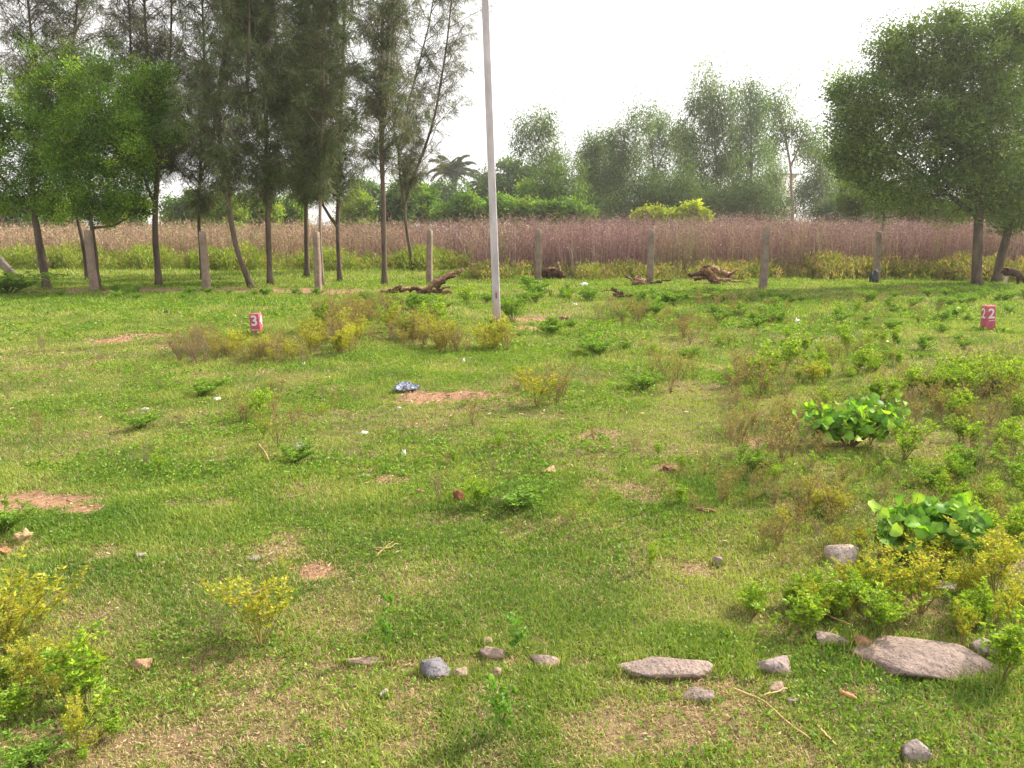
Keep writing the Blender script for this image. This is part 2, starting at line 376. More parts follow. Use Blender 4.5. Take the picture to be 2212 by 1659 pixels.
cover_band(1.6, 5.0, 1100, 0.017); cover_band(5.0, 11.0, 420, 0.026); cover_band(11, 26, 60, 0.055)
tag(g.build('ground_cover', LEAF), 'low creeping dark green leaves spreading in patches through the grass', 'ground cover', kind='stuff')

# dead litter and crumbs of soil lying between the tufts
g = MB()
for y0, y1, dens, L0 in ((1.6, 3.6, 1500, 0.016), (3.6, 6.5, 700, 0.024), (6.5, 13.0, 220, 0.04)):
    half = 0.8 * y1 + 0.9; n = int((y1 - y0) * half * 2 * dens); x = (rng.rand(n) * 2 - 1) * half; y = y0 + rng.rand(n) * (y1 - y0)
    bare, lush, dry, hg = fields(x, y); keep = (rng.rand(n) < np.clip(0.12 + 0.6 * dry + 0.9 * bare - 0.3 * lush, 0, 1)) & (np.abs(x) < 0.8 * y + .9); x, y = x[keep], y[keep]; n = len(x)
    az = rng.rand(n) * 6.283; D = np.stack([np.cos(az), np.sin(az), 0.35 * rng.rand(n) - .08], 1); C = np.stack([x, y, gz(x, y) + 0.004 + 0.012 * rng.rand(n)], 1)
    leaves(g, C, D, L0 * (0.5 + 1.6 * rng.rand(n)), L0 * (0.12 + 0.35 * rng.rand(n)), pick(rng, n, [(0.40, 0.30, 0.17), (0.30, 0.18, 0.11), (0.17, 0.10, 0.065), (0.46, 0.37, 0.25)], [.3, .35, .27, .08]), rng)
x = np.concatenate([c[0] + rng.randn(220) * c[2] * .55 for c in _bare[:14]]); y = np.concatenate([c[1] + rng.randn(220) * c[3] * .55 for c in _bare[:14]])
n = len(x); C = np.stack([x, y, gz(x, y)], 1); r_ = (0.004 + 0.012 * rng.rand(n) ** 3)[:, None, None] * np.clip(y / 6, 0.6, 3)[:, None, None]
T4 = np.array([[1, 0, -.3], [-.5, .87, -.3], [-.5, -.87, -.3], [0, 0, 1.0]])[None] * (0.7 + .6 * rng.rand(n, 4, 1)); i = np.arange(n)[:, None] * 4
g.add((C[:, None, :] + T4 * r_).reshape(-1, 3), None, np.concatenate([i + np.array([[0, 1, 3]]), i + np.array([[1, 2, 3]]), i + np.array([[2, 0, 3]])]), np.repeat(pick(rng, n, [(0.28, 0.165, 0.105), (0.22, 0.13, 0.085), (0.33, 0.21, 0.14)]), 4, 0))
tag(g.build('dead_litter', leaf_mat('dead_litter', 0.05, (1, 1, 1), 0.01)), 'bits of straw, dead leaves and soil crumbs strewn between the tufts', 'litter', kind='stuff')

# ------------------------------------------------------------------ tall dry grass field beyond the posts
rng = np.random.RandomState(5)
def front_line(x):              # where the tall grass starts
    return np.where(x < -1.5, 34.0, 27.5) + (N2.f(x * 0.35 + 50, x * 0 + 3, 2) - 0.5) * 3.0
g = MB()
n = 105000
y = 26.0 + (rng.rand(n) ** 1.7) * 44; x = (rng.rand(n) * 2 - 1) * (0.78 * y + 4)
ok = y > front_line(x) + rng.rand(n) * 0.8; x, y = x[ok], y[ok]; n = len(x)
leftness = np.clip((-x / y - 0.02) * 3.2, 0, 1); greenish = N2.f(x * 0.5 + 33, y * 0.4 + 77, 2)
patch = N3.f(x * 0.3 + 60, y * 0.3 + 10, 3)
patch2 = N1.f(x * 0.9 + 20, y * 0.5 + 60, 3)
H = (0.86 + 0.45 * patch + 0.62 * patch2 + 0.80 * rng.rand(n) ** 1.5) * (1 - 0.09 * leftness); H *= np.where(rng.rand(n) < 0.10, 1.08 + 0.16 * rng.rand(n), 1.0)
purple = np.array([[0.26, 0.145, 0.145], [0.17, 0.092, 0.095], [0.33, 0.205, 0.195], [0.41, 0.30, 0.25]]); tan = np.array([[0.33, 0.21, 0.15], [0.39, 0.26, 0.18], [0.25, 0.23, 0.10], [0.25, 0.15, 0.125]])
ci = rng.choice(4, n, p=[.4, .3, .2, .1]); lt = (rng.rand(n) < leftness * 0.9 + (patch > 0.62) * 0.3)[:, None]
c = np.where(lt, tan[ci], purple[ci]); c = np.where((rng.rand(n) < 0.08 + 0.5 * np.clip(greenish - .55, 0, 1) * 2)[:, None], np.array([0.27, 0.27, 0.11]), c) * (1 + 0.10 * rng.randn(n, 1)); c = np.clip(c, 0.02, 1)
az = rng.rand(n) * 6.283; lean = 0.03 + 0.50 * rng.rand(n) ** 1.6
hd = np.stack([np.cos(az), np.sin(az), np.zeros(n)], 1); B = np.stack([x, y, gz(x, y)], 1)
sc_ = (y / 30)
wv = 0.008 * sc_; S = np.stack([np.cos(az + 1.2), np.sin(az + 1.2), np.zeros(n)], 1)
M = B + hd * (H * lean * 0.3)[:, None] + np.array([0, 0, 1.0]) * (H * 0.55)[:, None]
T = B + hd * (H * lean)[:, None] + np.array([0, 0, 1.0]) * H[:, None]
v = np.stack([B - S * wv[:, None], B + S * wv[:, None], M + S * wv[:, None], M - S * wv[:, None], T], 1).reshape(-1, 3); i = np.arange(n) * 5
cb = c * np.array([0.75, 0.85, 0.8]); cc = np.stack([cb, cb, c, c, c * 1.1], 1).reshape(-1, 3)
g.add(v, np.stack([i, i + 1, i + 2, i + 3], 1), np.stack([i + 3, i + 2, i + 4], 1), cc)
# feathery seed heads and side blades
m = 7; idx = np.repeat(np.arange(n), m); fr = 0.12 + 0.93 * rng.rand(n * m)
C = B[idx] + (T - B)[idx] * fr[:, None]; C = C + rng.randn(n * m, 3) * np.array([.08, .08, .04]); D = rng.randn(n * m, 3) * 0.8 + np.array([0, 0, 0.45]); 
leaves(g, C, D, (0.07 + 0.11 * rng.rand(n * m)) * sc_[idx], 0.024 * sc_[idx], c[idx] * (0.7 + 0.75 * rng.rand(n * m, 1)), rng, 0.1)
tag(g.build('dry_grass_field', TALL), 'tall dusty purple and tan dry grass filling the field behind the posts', 'tall grass', kind='stuff')

# yellow green verge of weeds at the foot of the tall grass
g = MB()
n = 42000
x = (rng.rand(n) * 2 - 1) * 27; fl = front_line(x); y = fl - 0.2 - np.abs(rng.randn(n)) * np.where(x < -1.5, 0.8, 0.9) + 0.6
f = N1.f(x * 0.8 + 50, y * 0.8 + 9, 3)
keep = rng.rand(n) < np.clip((f - 0.38) * 4.0, 0.06, 1) * np.where(x < -1.5, 1.0, np.where(x < 8.5, 0.30, 0.6)); _st = at(1196, 603); keep &= ~((np.abs(x - _st[0]) < .75) & (y < _st[1] + .2)); x, y, f = x[keep], y[keep], f[keep]; n = len(x)
left = x < -1.5
H = (0.12 + 1.25 * f) * (0.5 + 0.6 * rng.rand(n)) * np.where(left, 1.1, np.where(x < 8.5, 0.72, 0.95))
m = 9; idx = np.repeat(np.arange(n), m)
fr = rng.rand(n * m); C = np.stack([x[idx] + rng.randn(n * m) * 0.07, y[idx] + rng.randn(n * m) * 0.07, gz(x[idx], y[idx]) + H[idx] * fr * 0.9], 1)
az = rng.rand(n * m) * 6.283; D = np.stack([np.cos(az) * .6, np.sin(az) * .6, 0.25 + rng.rand(n * m)], 1)
gcol = pick(rng, n, [(0.20, 0.25, 0.045), (0.33, 0.30, 0.08), (0.12, 0.19, 0.03), (0.40, 0.29, 0.16), (0.27, 0.17, 0.12)], [.24, .20, .20, .20, .16])
lc = pick(rng, n, [(0.17, 0.29, 0.03), (0.26, 0.36, 0.04), (0.34, 0.36, 0.07)], [.45, .35, .2])
gcol = np.where((left & (rng.rand(n) < .6))[:, None], lc, gcol)
leaves(g, C, D, 0.10 + 0.10 * rng.rand(n * m), 0.03, gcol[idx] * (0.85 + 0.3 * rng.rand(n * m, 1)), rng)
tag(g.build('weed_verge', LEAF), 'knee high yellow green weeds along the front of the tall dry grass', 'weeds', kind='stuff')

# ------------------------------------------------------------------ trees
def px_path(pts, Y):            # [(px, py), ...] -> points at distance Y
    return np.array([atY(a, b, Y) for a, b in pts])
def smooth_path(P, n):
    P = np.asarray(P, float); d = np.r_[0, np.cumsum(np.linalg.norm(np.diff(P, axis=0), axis=1))]
    s = np.linspace(0, d[-1], n); Q = np.stack([np.interp(s, d, P[:, i]) for i in range(3)], 1)
    for _ in range(2): Q[1:-1] = (Q[:-2] + 2 * Q[1:-1] + Q[2:]) / 4
    return Q
def casuarina(label, base, stems, rad, crown0, spread, seed, nprim=70, nsec=8, nneed=18, cols=None, top=11.5, bark=None, lean=(0, 0), nl=(.18, .16), twr=1.0, droop=0.5, group='casuarina trees in the row behind the posts', side=None):
    rng = np.random.RandomState(seed)
    b = at(*base); b[2] = float(gz(b[0], b[1])) ; Yd = b[1]
    root = empty('casuarina_tree', b); tag(root, label, 'tree', group)
    tr = MB(); cr = MB(); spray = []
    for si, st in enumerate(stems):
        P = px_path(st, Yd); 
        if si == 0: P = np.vstack([b - [0, 0, 0.1], P])
        d = P[-1] - P[-2]; d /= np.linalg.norm(d)
        if P[-1][2] < top and d[2] > 0.2: P = np.vstack([P, P[-1] + d * (top - P[-1][2]) / d[2]])
        Q = smooth_path(P, 26); Q[:, 1] += (np.cumsum(rng.randn(len(Q))) * 0.02); Q[0, 1] = P[0, 1]
        r0 = rad * (1 if si == 0 else 0.6)
        z = Q[:, 2]; frac = (z - z[0]) / (top + 2.5 - z[0]); R = r0 * (1 - frac) ** 0.85 + 0.008
        if si == 0: R[0] *= 1.5; R[1] *= 1.12
        tube(tr, Q, R, 7, rough=0.1, rng=rng)
        z0_ = max(crown0, z[0] + 0.3); zs = z0_ + (z[-1] - 0.1 - z0_) * np.linspace(0, 1, max(4, int(nprim / len(stems)))) ** 1.3
        for zz in zs:
            zz += rng.randn() * 0.1
            p = np.array([np.interp(zz, z, Q[:, i]) for i in range(3)])
            f = (zz - crown0) / (top - crown0); az = rng.rand() * 6.283
            if side is not None and rng.rand() < 0.6: az = side + rng.randn() * 0.7
            el = math.radians(22 + 38 * rng.rand()); Ln = spread * (0.45 + 0.75 * rng.rand()) * (1.1 - 0.55 * f) * (0.45 + min(1, f * 5) * 0.55)
            k = 6; pts = [p]; dr = np.array([math.cos(az) * math.cos(el), math.sin(az) * math.cos(el), math.sin(el)])
            for _ in range(k - 1):
                dr = dr + rng.randn(3) * 0.13 + np.array([0, 0, 0.05]); dr /= np.linalg.norm(dr); pts.append(pts[-1] + dr * Ln / (k - 1))
            pts = np.array(pts); tube(tr, pts, np.linspace(0.020, 0.006, k) * twr, 3, cap=False)
            for s in range(nsec):
                u = 0.12 + 0.88 * rng.rand(); q = np.array([np.interp(u * (k - 1), np.arange(k), pts[:, i]) for i in range(3)])
                sd_ = dr * 0.5 + rng.randn(3) * 0.7 + np.array([0, 0, 0.1]); sd_ /= np.linalg.norm(sd_); sl = 0.22 + 0.35 * rng.rand()
                mid = q + sd_ * sl * 0.5; end = q + sd_ * sl + np.array([0, 0, -0.06])
                tube(tr, [q, mid, end], [0.006 * twr, 0.004 * twr, 0.003], 3, cap=False)
                spray.append((q, end, sd_))
    A = np.array([s[0] for s in spray]); E = np.array([s[1] for s in spray]); Dd = np.array([s[2] for s in spray]); n = len(A)
    idx = np.repeat(np.arange(n), nneed); u = 0.1 + 0.95 * rng.rand(len(idx), 1)
    C = A[idx] + (E - A)[idx] * u + rng.randn(len(idx), 3) * 0.03
    D = Dd[idx] * 0.5 + rng.randn(len(idx), 3) * 0.42 + np.array([0, 0, -droop])
    A_ = 0; cl = pick(rng, n, cols or [(0.050, 0.068, 0.032), (0.068, 0.085, 0.036), (0.045, 0.06, 0.035)], None, 0.18)
    leaves(cr, C, D, nl[0] + nl[1] * rng.rand(len(idx)), 0.013 + 0.006 * rng.rand(len(idx)), cl[idx] * (0.8 + 0.4 * rng.rand(len(idx), 1)), rng, 0.05)
    tr.local(b).build('trunk', bark or BARK, root, True); cr.local(b).build('crown', NEEDLE, root)
    return root

def blob_tree(name, label, cat, base, stems, rad, blobs, seed, lsize=0.08, wr=0.42, nleaf=28000, cr_=0.30, cols=None, group=None, bark=None, Yd=None, droop=0.15, clus=None, limbs=True, mat=None, deep=0.8, basez=None, spreadleaf=1.0):
    """stems: list of [(px,py),...]; blobs: (px, py, rx, ry[, dy]) in picture units at distance Yd"""
    rng = np.random.RandomState(seed)
    if Yd is None: b = at(*base); Yd = b[1]; b[2] = float(gz(b[0], b[1]))
    else: b = atY(base[0], 497, Yd); b[2] = 0.0
    root = empty(name, b); tag(root, label, cat, group)
    tr = MB(); cr = MB(); nodes = []
    s = mpp(Yd)
    for si, st in enumerate(stems):
        P = px_path(st, Yd)
        if si == 0: P = np.vstack([b - [0, 0, 0.1], P])
        Q = smooth_path(P, 14); Q[1:, 1] += np.cumsum(rng.randn(len(Q) - 1)) * 0.03 * s * 60
        r0 = rad * (1 if si == 0 else 0.55); R = np.linspace(r0, r0 * 0.35, len(Q))
        if si == 0: R[0] *= 1.35
        tube(tr, Q, R, 8, rough=0.1, rng=rng); nodes += list(Q[4:] if si == 0 else Q[1:])
    nodes0 = np.array(nodes) if nodes else np.array([b + [0, 0, 0.5]])
    nodes = [*nodes0]
    vols = np.array([bl[2] * bl[3] for bl in blobs], float); nc = clus or max(20, int(nleaf / 120))
    cen = []; per = rng.choice(len(blobs), nc, p=vols / vols.sum())
    B = []
    for bl in blobs:
        c = atY(bl[0], bl[1], Yd); c[1] += bl[4] if len(bl) > 4 else 0
        B.append((c, np.array([bl[2] * s, (bl[2] + bl[3]) * 0.5 * s * deep, bl[3] * s])))
        j = np.argmin(np.linalg.norm(nodes0 - c, axis=1) + np.maximum(0, nodes0[:, 2] - c[2]) * 1.5)
        p0 = nodes0[j]; mid = (p0 + c) / 2 + rng.randn(3) * 0.1 * np.linalg.norm(c - p0) + np.array([0, 0, -0.05])
        Q = smooth_path([p0, mid, c + rng.randn(3) * 0.1], 7); rr = rad * 0.28 if limbs else rad * 0.1
        tube(tr, Q, np.linspace(rr, rr * 0.35, 7), 5, cap=False); nodes += list(Q[2:])
    nodes = np.array(nodes)
    for i in per:
        c, R = B[i]; d = rng.randn(3); d /= np.linalg.norm(d); cen.append(c + d * R * (rng.rand() ** 0.55) * (1.0 if rng.rand() < 0.8 else 1.38))
    cen = np.array(cen); cen[:, 2] = np.maximum(cen[:, 2], b[2] + cr_ * 0.6)
    for c in cen[rng.rand(nc) < 0.55]:
        dd = np.linalg.norm(nodes - c, axis=1); j = np.argmin(dd)
        if dd[j] < 0.05: continue
        mid = (nodes[j] + c) / 2 + rng.randn(3) * 0.12 * dd[j]
        rt = min(rad * 0.13, 0.02 * s / mpp(24) )
        tube(tr, [nodes[j], mid, c], [rt, rt * 0.7, rt * 0.35], 3, cap=False)
    m = max(3, int(nleaf / nc)); idx = np.repeat(np.arange(nc), m); n = len(idx)
    csz = cr_ * (0.6 + 0.8 * rng.rand(nc))
    off = rng.randn(n, 3) * np.array([1, 1, 0.75]) * 0.5; C = cen[idx] + off * csz[idx][:, None] * spreadleaf * np.array([1, 1, 1.0 + 0.8 * (droop > .5)])
    D = nrm(off) * 0.5 + rng.randn(n, 3) * 0.5 + np.array([0, 0, 0.1 - droop])
    ccol = pick(rng, nc, cols or [(0.055, 0.115, 0.022), (0.075, 0.145, 0.028), (0.045, 0.095, 0.02)], None, 0.24)
    leaves(cr, C, D, lsize * (0.7 + 0.6 * rng.rand(n)), lsize * wr, ccol[idx] * (0.8 + 0.4 * rng.rand(n, 1)), rng)
    if tr.n: tr.local(b).build('trunk' if cat == 'tree' else 'stems', bark or BARK, root, True)
    cr.local(b).build('crown' if cat == 'tree' else 'foliage', mat or LEAF, root)
    return root

GL = 'leafy trees at the left of the row'
NEEM = [(0.12, 0.23, 0.022), (0.17, 0.30, 0.03), (0.075, 0.155, 0.02), (0.24, 0.37, 0.04)]
blob_tree('broadleaf_tree', 'leafy green tree with dark leaning trunk beside the dark shrub, far left', 'tree', (102, 622), [[(88, 545), (74, 465), (70, 380), (80, 280)], [(74, 465), (20, 400), (-30, 330)]], 0.125,
          [(-30, 230, 70, 90), (40, 280, 90, 110), (110, 160, 75, 65), (60, 400, 80, 55), (140, 260, 70, 90), (-20, 370, 70, 70), (100, 350, 70, 80), (180, 150, 50, 50, 1.0), (20, 430, 60, 35), (110, 440, 50, 35)], 21, nleaf=50000, cols=NEEM, group=GL)
blob_tree('broadleaf_tree', 'leafy green tree with straight brown trunk close behind the first upright post', 'tree', (214, 626), [[(208, 560), (198, 475), (192, 390), (205, 300)], [(200, 492), (245, 488), (275, 470)]], 0.075,
          [(215, 230, 70, 90), (200, 340, 85, 90), (255, 330, 55, 95), (180, 430, 60, 50), (150, 330, 60, 100), (270, 430, 55, 45), (220, 450, 60, 35), (290, 300, 50, 80)], 22, nleaf=44000, cols=NEEM, group=GL)
blob_tree('broadleaf_tree', 'tree with tall dark forked trunk and leafy crown, right of the first post', 'tree', (343, 618), [[(338, 560), (332, 460), (335, 420), (348, 350), (330, 280), (325, 200)], [(333, 440), (318, 390), (300, 330)], [(345, 370), (358, 280), (365, 160)], [(350, 345), (380, 325), (410, 308)]], 0.11,
          [(325, 195, 45, 55), (285, 260, 45, 70), (340, 270, 30, 40), (295, 350, 50, 60), (360, 200, 30, 45), (300, 420, 40, 40), (345, 160, 35, 30), (290, 445, 40, 30), (380, 260, 25, 40)], 23, nleaf=24000, cols=NEEM, group=GL)
C1 = 'casuarina trees in the row behind the posts'
DK = [(0.10, 0.145, 0.055), (0.125, 0.165, 0.058), (0.145, 0.16, 0.075)]
BRN = [(0.155, 0.15, 0.095), (0.115, 0.14, 0.07), (0.17, 0.155, 0.105)]
casuarina('thin wispy casuarina rising behind the two leftmost leafy trees', (190, 604), [[(183, 540), (172, 480), (120, 300), (75, 120), (65, 0)], [(120, 300), (150, 140), (165, 0)]], 0.065, 3.6, 2.1, 31, 150, 10, 20, cols=BRN, nl=(.2, .2))
casuarina('wispy many stemmed casuarina rising behind the forked trunk', (342, 607), [[(338, 555), (333, 470), (335, 420), (325, 250), (310, 100), (305, 0)], [(335, 400), (290, 200), (278, 0)], [(337, 400), (362, 200), (365, 0)]], 0.07, 3.4, 2.1, 32, 165, 10, 20, cols=BRN, nl=(.2, .2))
casuarina('thin wispy casuarina with its trunk hidden behind the second upright post', (437, 606), [[(436, 540), (430, 480), (436, 300), (445, 150), (440, 0)], [(432, 400), (470, 240), (490, 90), (480, 0)]], 0.05, 2.1, 1.8, 33, 130, 10, 22, cols=BRN + DK)
casuarina('casuarina with crooked pale trunk bent sharply near the ground', (547, 623), [[(530, 585), (509, 545), (503, 480), (490, 400), (478, 330), (470, 200), (500, 60), (505, 0)], [(492, 400), (515, 320), (540, 180), (545, 0)]], 0.075, 2.6, 1.7, 34, 135, 10, 24, cols=DK)
casuarina('dense dark casuarina with straight brown trunk right of the crooked one', (584, 618), [[(583, 560), (581, 460), (578, 350), (575, 200), (580, 0)]], 0.078, 2.5, 1.8, 35, 125, 11, 24, cols=DK)
casuarina('dense dark casuarina with thick brown trunk left of the third post', (663, 598), [[(662, 540), (660, 450), (662, 300), (660, 150), (665, 0)]], 0.085, 2.7, 2.1, 36, 150, 12, 26, cols=DK)
casuarina('slender casuarina with pale peeling stem directly behind the third post', (697, 615), [[(694, 560), (690, 480), (692, 350), (697, 200), (698, 0)]], 0.045, 2.8, 1.7, 37, 95, 10, 24, cols=DK, bark=BARK_PALE)
casuarina('dense dark casuarina with forking grey trunk right of the third post', (735, 609), [[(731, 550), (728, 480), (732, 350), (738, 200), (742, 0)], [(729, 490), (700, 460), (690, 430)]], 0.072, 2.5, 2.0, 38, 140, 12, 24, cols=DK)
casuarina('tallest casuarina with bare straight pale trunk', (831, 616), [[(829, 520), (827, 400), (822, 250), (824, 120), (828, 0)], [(826, 300), (836, 160), (840, 0)]], 0.078, 3.4, 1.7, 39, 110, 10, 22, cols=DK + BRN)
casuarina('sparse casuarina leaning left at its foot with branches spreading over the pole side', (893, 584), [[(885, 530), (870, 450), (885, 400), (915, 330), (940, 250), (965, 100), (975, 0)], [(872, 452), (858, 330), (890, 190), (925, 60), (935, 0)], [(880, 410), (850, 280), (845, 120), (860, 0)]], 0.068, 3.3, 2.5, 40, 125, 10, 20, cols=BRN + DK, side=0.3)

NR = [(0.13, 0.21, 0.05), (0.09, 0.155, 0.042), (0.18, 0.26, 0.06)]
blob_tree('broadleaf_tree', 'big spreading tree with straight dark trunk near the right edge', 'tree', (2110, 620), [[(2112, 560), (2112, 480), (2118, 400), (2080, 280), (2040, 180)], [(2113, 470), (2000, 380), (1900, 300)], [(2115, 440), (2140, 300), (2150, 120)]], 0.15,
          [(1880, 260, 75, 75), (1960, 180, 80, 90), (1990, 290, 100, 90), (2060, 130, 80, 90), (1850, 330, 60, 50), (2080, 260, 100, 110), (2150, 160, 90, 120), (1960, 90, 50, 40), (2070, 50, 45, 40), (2130, 350, 90, 90), (2050, 390, 80, 55), (1980, 400, 60, 35), (2180, 60, 70, 60), (2140, 430, 80, 45), (2060, 450, 50, 28), (1900, 350, 60, 40), (1870, 380, 50, 30), (1930, 420, 60, 30), (1825, 185, 38, 24), (1870, 205, 60, 50), (1838, 275, 50, 45), (1925, 120, 50, 50), (1835, 320, 40, 35)], 24,
          nleaf=100000, cols=NR, group='big spreading trees at the right', cr_=0.42, lsize=0.105, clus=760)
blob_tree('broadleaf_tree', 'big tree with paler trunk leaning right at the right edge beside the goat', 'tree', (2152, 612), [[(2165, 550), (2182, 480), (2200, 380), (2230, 250)], [(2185, 470), (2260, 350), (2330, 250)]], 0.14,
          [(2240, 200, 90, 110), (2200, 360, 80, 80), (2300, 300, 100, 110), (2190, 440, 70, 45), (2220, 80, 80, 80), (2350, 180, 90, 120), (2120, 440, 60, 40), (2200, 460, 60, 30)], 25,
          nleaf=48000, cols=NR, group='big spreading trees at the right', cr_=0.42, lsize=0.105, clus=380)
blob_tree('young_tree', 'small yellow green tree under the left side of the big right crown', 'tree', (1910, 497), [[(1908, 470), (1905, 420)]], 0.09, [(1880, 420, 55, 28), (1940, 440, 60, 32), (2000, 450, 50, 28), (1850, 400, 30, 20), (1840, 440, 40, 25), (2050, 455, 50, 22)], 26, nleaf=20000, Yd=36, cols=[(0.13, 0.19, 0.03), (0.09, 0.15, 0.03)], lsize=0.11)

EU = [(0.105, 0.175, 0.048), (0.07, 0.125, 0.036), (0.14, 0.21, 0.06)]; GE = 'eucalyptus trees beyond the dry grass field'
def euc(label, bx, stems, blobs, seed, nleaf, Yd=68, cols=EU, **k):
    blob_tree('eucalyptus_tree', label, 'tree', (bx, 497), stems, 0.16, blobs, seed, lsize=0.27, wr=0.30, nleaf=int(nleaf * 1.6), Yd=Yd, cols=cols, group=GE, cr_=0.95, droop=0.9, bark=BARK_PALE, limbs=True, **k)
euc('leaning eucalyptus standing alone right of the pole with an airy round top', 1232, [[(1222, 440), (1190, 350), (1160, 290)], [(1190, 350), (1200, 310)]], [(1150, 275, 34, 30), (1180, 265, 25, 25), (1165, 320, 45, 25), (1205, 345, 35, 22), (1130, 300, 20, 25)], 50, 3600)
euc('bushy light green eucalyptus under the leaning one', 1215, [[(1215, 440), (1215, 390)]], [(1190, 400, 45, 45), (1230, 420, 40, 50), (1210, 370, 35, 30), (1175, 440, 40, 35)], 51, 7500, 66, [(0.17, 0.28, 0.045), (0.13, 0.22, 0.04)])
euc('narrow dark eucalyptus between the two airy ones', 1285, [[(1285, 440), (1282, 330)]], [(1282, 325, 28, 33), (1285, 380, 38, 45), (1290, 440, 42, 40)], 52, 7500, 72, [(0.09, 0.155, 0.05), (0.11, 0.175, 0.055)])
euc('eucalyptus with dense left shoulder over the dark narrow gap', 1350, [[(1352, 440), (1345, 340), (1350, 280)]], [(1345, 290, 34, 30), (1385, 265, 38, 35), (1355, 340, 45, 35), (1340, 400, 45, 40), (1350, 455, 45, 25)], 53, 7000, 70)
euc('thin eucalyptus with bare crossing branches left of the tallest', 1425, [[(1420, 440), (1410, 350), (1395, 260)], [(1412, 380), (1440, 320), (1455, 280)]], [(1420, 270, 32, 22), (1450, 300, 35, 30), (1400, 330, 40, 30), (1430, 380, 50, 30), (1410, 430, 55, 35)], 54, 6500, 74)
euc('tallest eucalyptus of the far line with a high rounded top', 1545, [[(1548, 440), (1545, 320), (1535, 200)], [(1546, 340), (1510, 260)], [(1546, 320), (1580, 270)]], [(1530, 180, 38, 32), (1510, 230, 35, 30), (1570, 215, 35, 30), (1550, 270, 50, 35), (1500, 310, 45, 40), (1560, 350, 60, 40), (1520, 400, 60, 45), (1570, 440, 55, 35)], 55, 12500, 66)
euc('eucalyptus with bluish green top just right of the tallest', 1620, [[(1620, 440), (1622, 320), (1620, 220)]], [(1620, 200, 30, 32), (1635, 250, 35, 35), (1610, 300, 45, 40), (1640, 340, 40, 40), (1610, 400, 50, 45), (1640, 445, 40, 30)], 56, 9000, 68, [(0.14, 0.23, 0.10), (0.11, 0.19, 0.08)])
euc('sparse eucalyptus with thin dark stem in front of the white building', 1710, [[(1712, 440), (1705, 330), (1680, 240)], [(1708, 360), (1740, 270)]], [(1685, 225, 26, 30), (1700, 280, 26, 20), (1745, 290, 28, 26), (1690, 250, 20, 30)], 57, 2200, 62)
euc('grey green eucalyptus touching the big right crown', 1775, [[(1775, 440), (1765, 340)]], [(1760, 330, 35, 35), (1775, 385, 40, 35), (1740, 420, 40, 30), (1790, 440, 45, 30), (1730, 460, 45, 18)], 58, 6000, 70)
euc('low dark eucalyptus thicket tree below the bluish top', 1590, [[(1590, 460), (1590, 420)]], [(1590, 430, 60, 40), (1640, 450, 50, 28), (1530, 450, 50, 30)], 59, 7500, 60, [(0.085, 0.145, 0.045), (0.11, 0.17, 0.05)])
euc('low dark eucalyptus behind the yellow bush', 1450, [[(1450, 460), (1450, 420)]], [(1400, 430, 50, 42), (1460, 420, 50, 45), (1340, 450, 45, 28)], 60, 8000, 62, [(0.085, 0.145, 0.045), (0.11, 0.17, 0.05)])

GB = 'bushes beyond the dry grass field'
def bush(name, label, bx, blobs, seed, nleaf, Yd, cols, ls=0.26, cr_=0.5, cat='bush'):
    blob_tree(name, label, cat, (bx, 497), [[(bx, 490), (bx + 2, 470)]], 0.10, blobs, seed, lsize=ls, wr=0.5, nleaf=int(nleaf * 1.6), Yd=Yd, cols=cols, group=GB, cr_=cr_, droop=0.2)
MG = [(0.065, 0.125, 0.035), (0.09, 0.15, 0.04)]; LG = [(0.14, 0.25, 0.03), (0.20, 0.30, 0.035), (0.09, 0.18, 0.03)]
bush('round_tree', 'dark rounded tree directly right of the light pole', 1110, [(1100, 385, 40, 38), (1135, 390, 35, 38), (1060, 410, 35, 30), (1080, 430, 50, 30), (1130, 435, 45, 30)], 61, 9000, 88, MG, 0.34, 0.7, 'tree')
bush('round_tree', 'dark tree under the coconut palm', 965, [(960, 425, 40, 30), (1000, 430, 25, 20), (930, 430, 35, 25)], 62, 5000, 92, MG, 0.34, 0.7, 'tree')
bush('round_tree', 'mid green tree behind the leaning casuarina foot', 880, [(875, 415, 30, 32), (855, 440, 28, 28), (900, 430, 26, 30)], 96, 6000, 84, [(0.10, 0.18, 0.04), (0.13, 0.22, 0.045)], 0.34, 0.7, 'tree')
bush('round_tree', 'mid green tree seen between the grey forked trunk and the tallest trunk', 790, [(785, 420, 26, 30), (770, 445, 30, 26)], 97, 5000, 86, [(0.10, 0.18, 0.04), (0.08, 0.14, 0.04)], 0.34, 0.7, 'tree')
bush('round_tree', 'bushy tree with uneven top left of the bushy light green eucalyptus', 1150, [(1148, 425, 26, 34), (1172, 440, 20, 26)], 98, 4500, 70, LG, 0.3, 0.6, 'tree')
bush('green_bush', 'bright green bush left of the palm foot', 925, [(915, 430, 32, 30), (895, 455, 35, 28), (940, 460, 35, 25)], 63, 6000, 60, LG)
bush('green_bush', 'light green rounded bush left of the light pole', 1020, [(1000, 452, 30, 34), (1040, 462, 26, 20), (960, 465, 30, 20)], 64, 6000, 58, LG)
bush('green_bush', 'green bush right of the light pole foot line', 1110, [(1085, 450, 30, 26), (1125, 458, 35, 24), (1150, 468, 30, 18)], 65, 6000, 57, LG)
bush('green_bush', 'leafy bush below the bushy light green eucalyptus', 1200, [(1180, 462, 32, 20), (1225, 460, 35, 24), (1255, 472, 25, 14)], 66, 5000, 56, LG)
YL = [(0.34, 0.40, 0.03), (0.28, 0.36, 0.03), (0.40, 0.44, 0.05)]
bush('yellow_bush', 'bright yellow green bush in front of the eucalyptus, the lower and wider one', 1408, [(1398, 460, 16, 14), (1420, 466, 24, 13), (1385, 468, 12, 10)], 67, 3000, 52, YL, 0.2, 0.35)
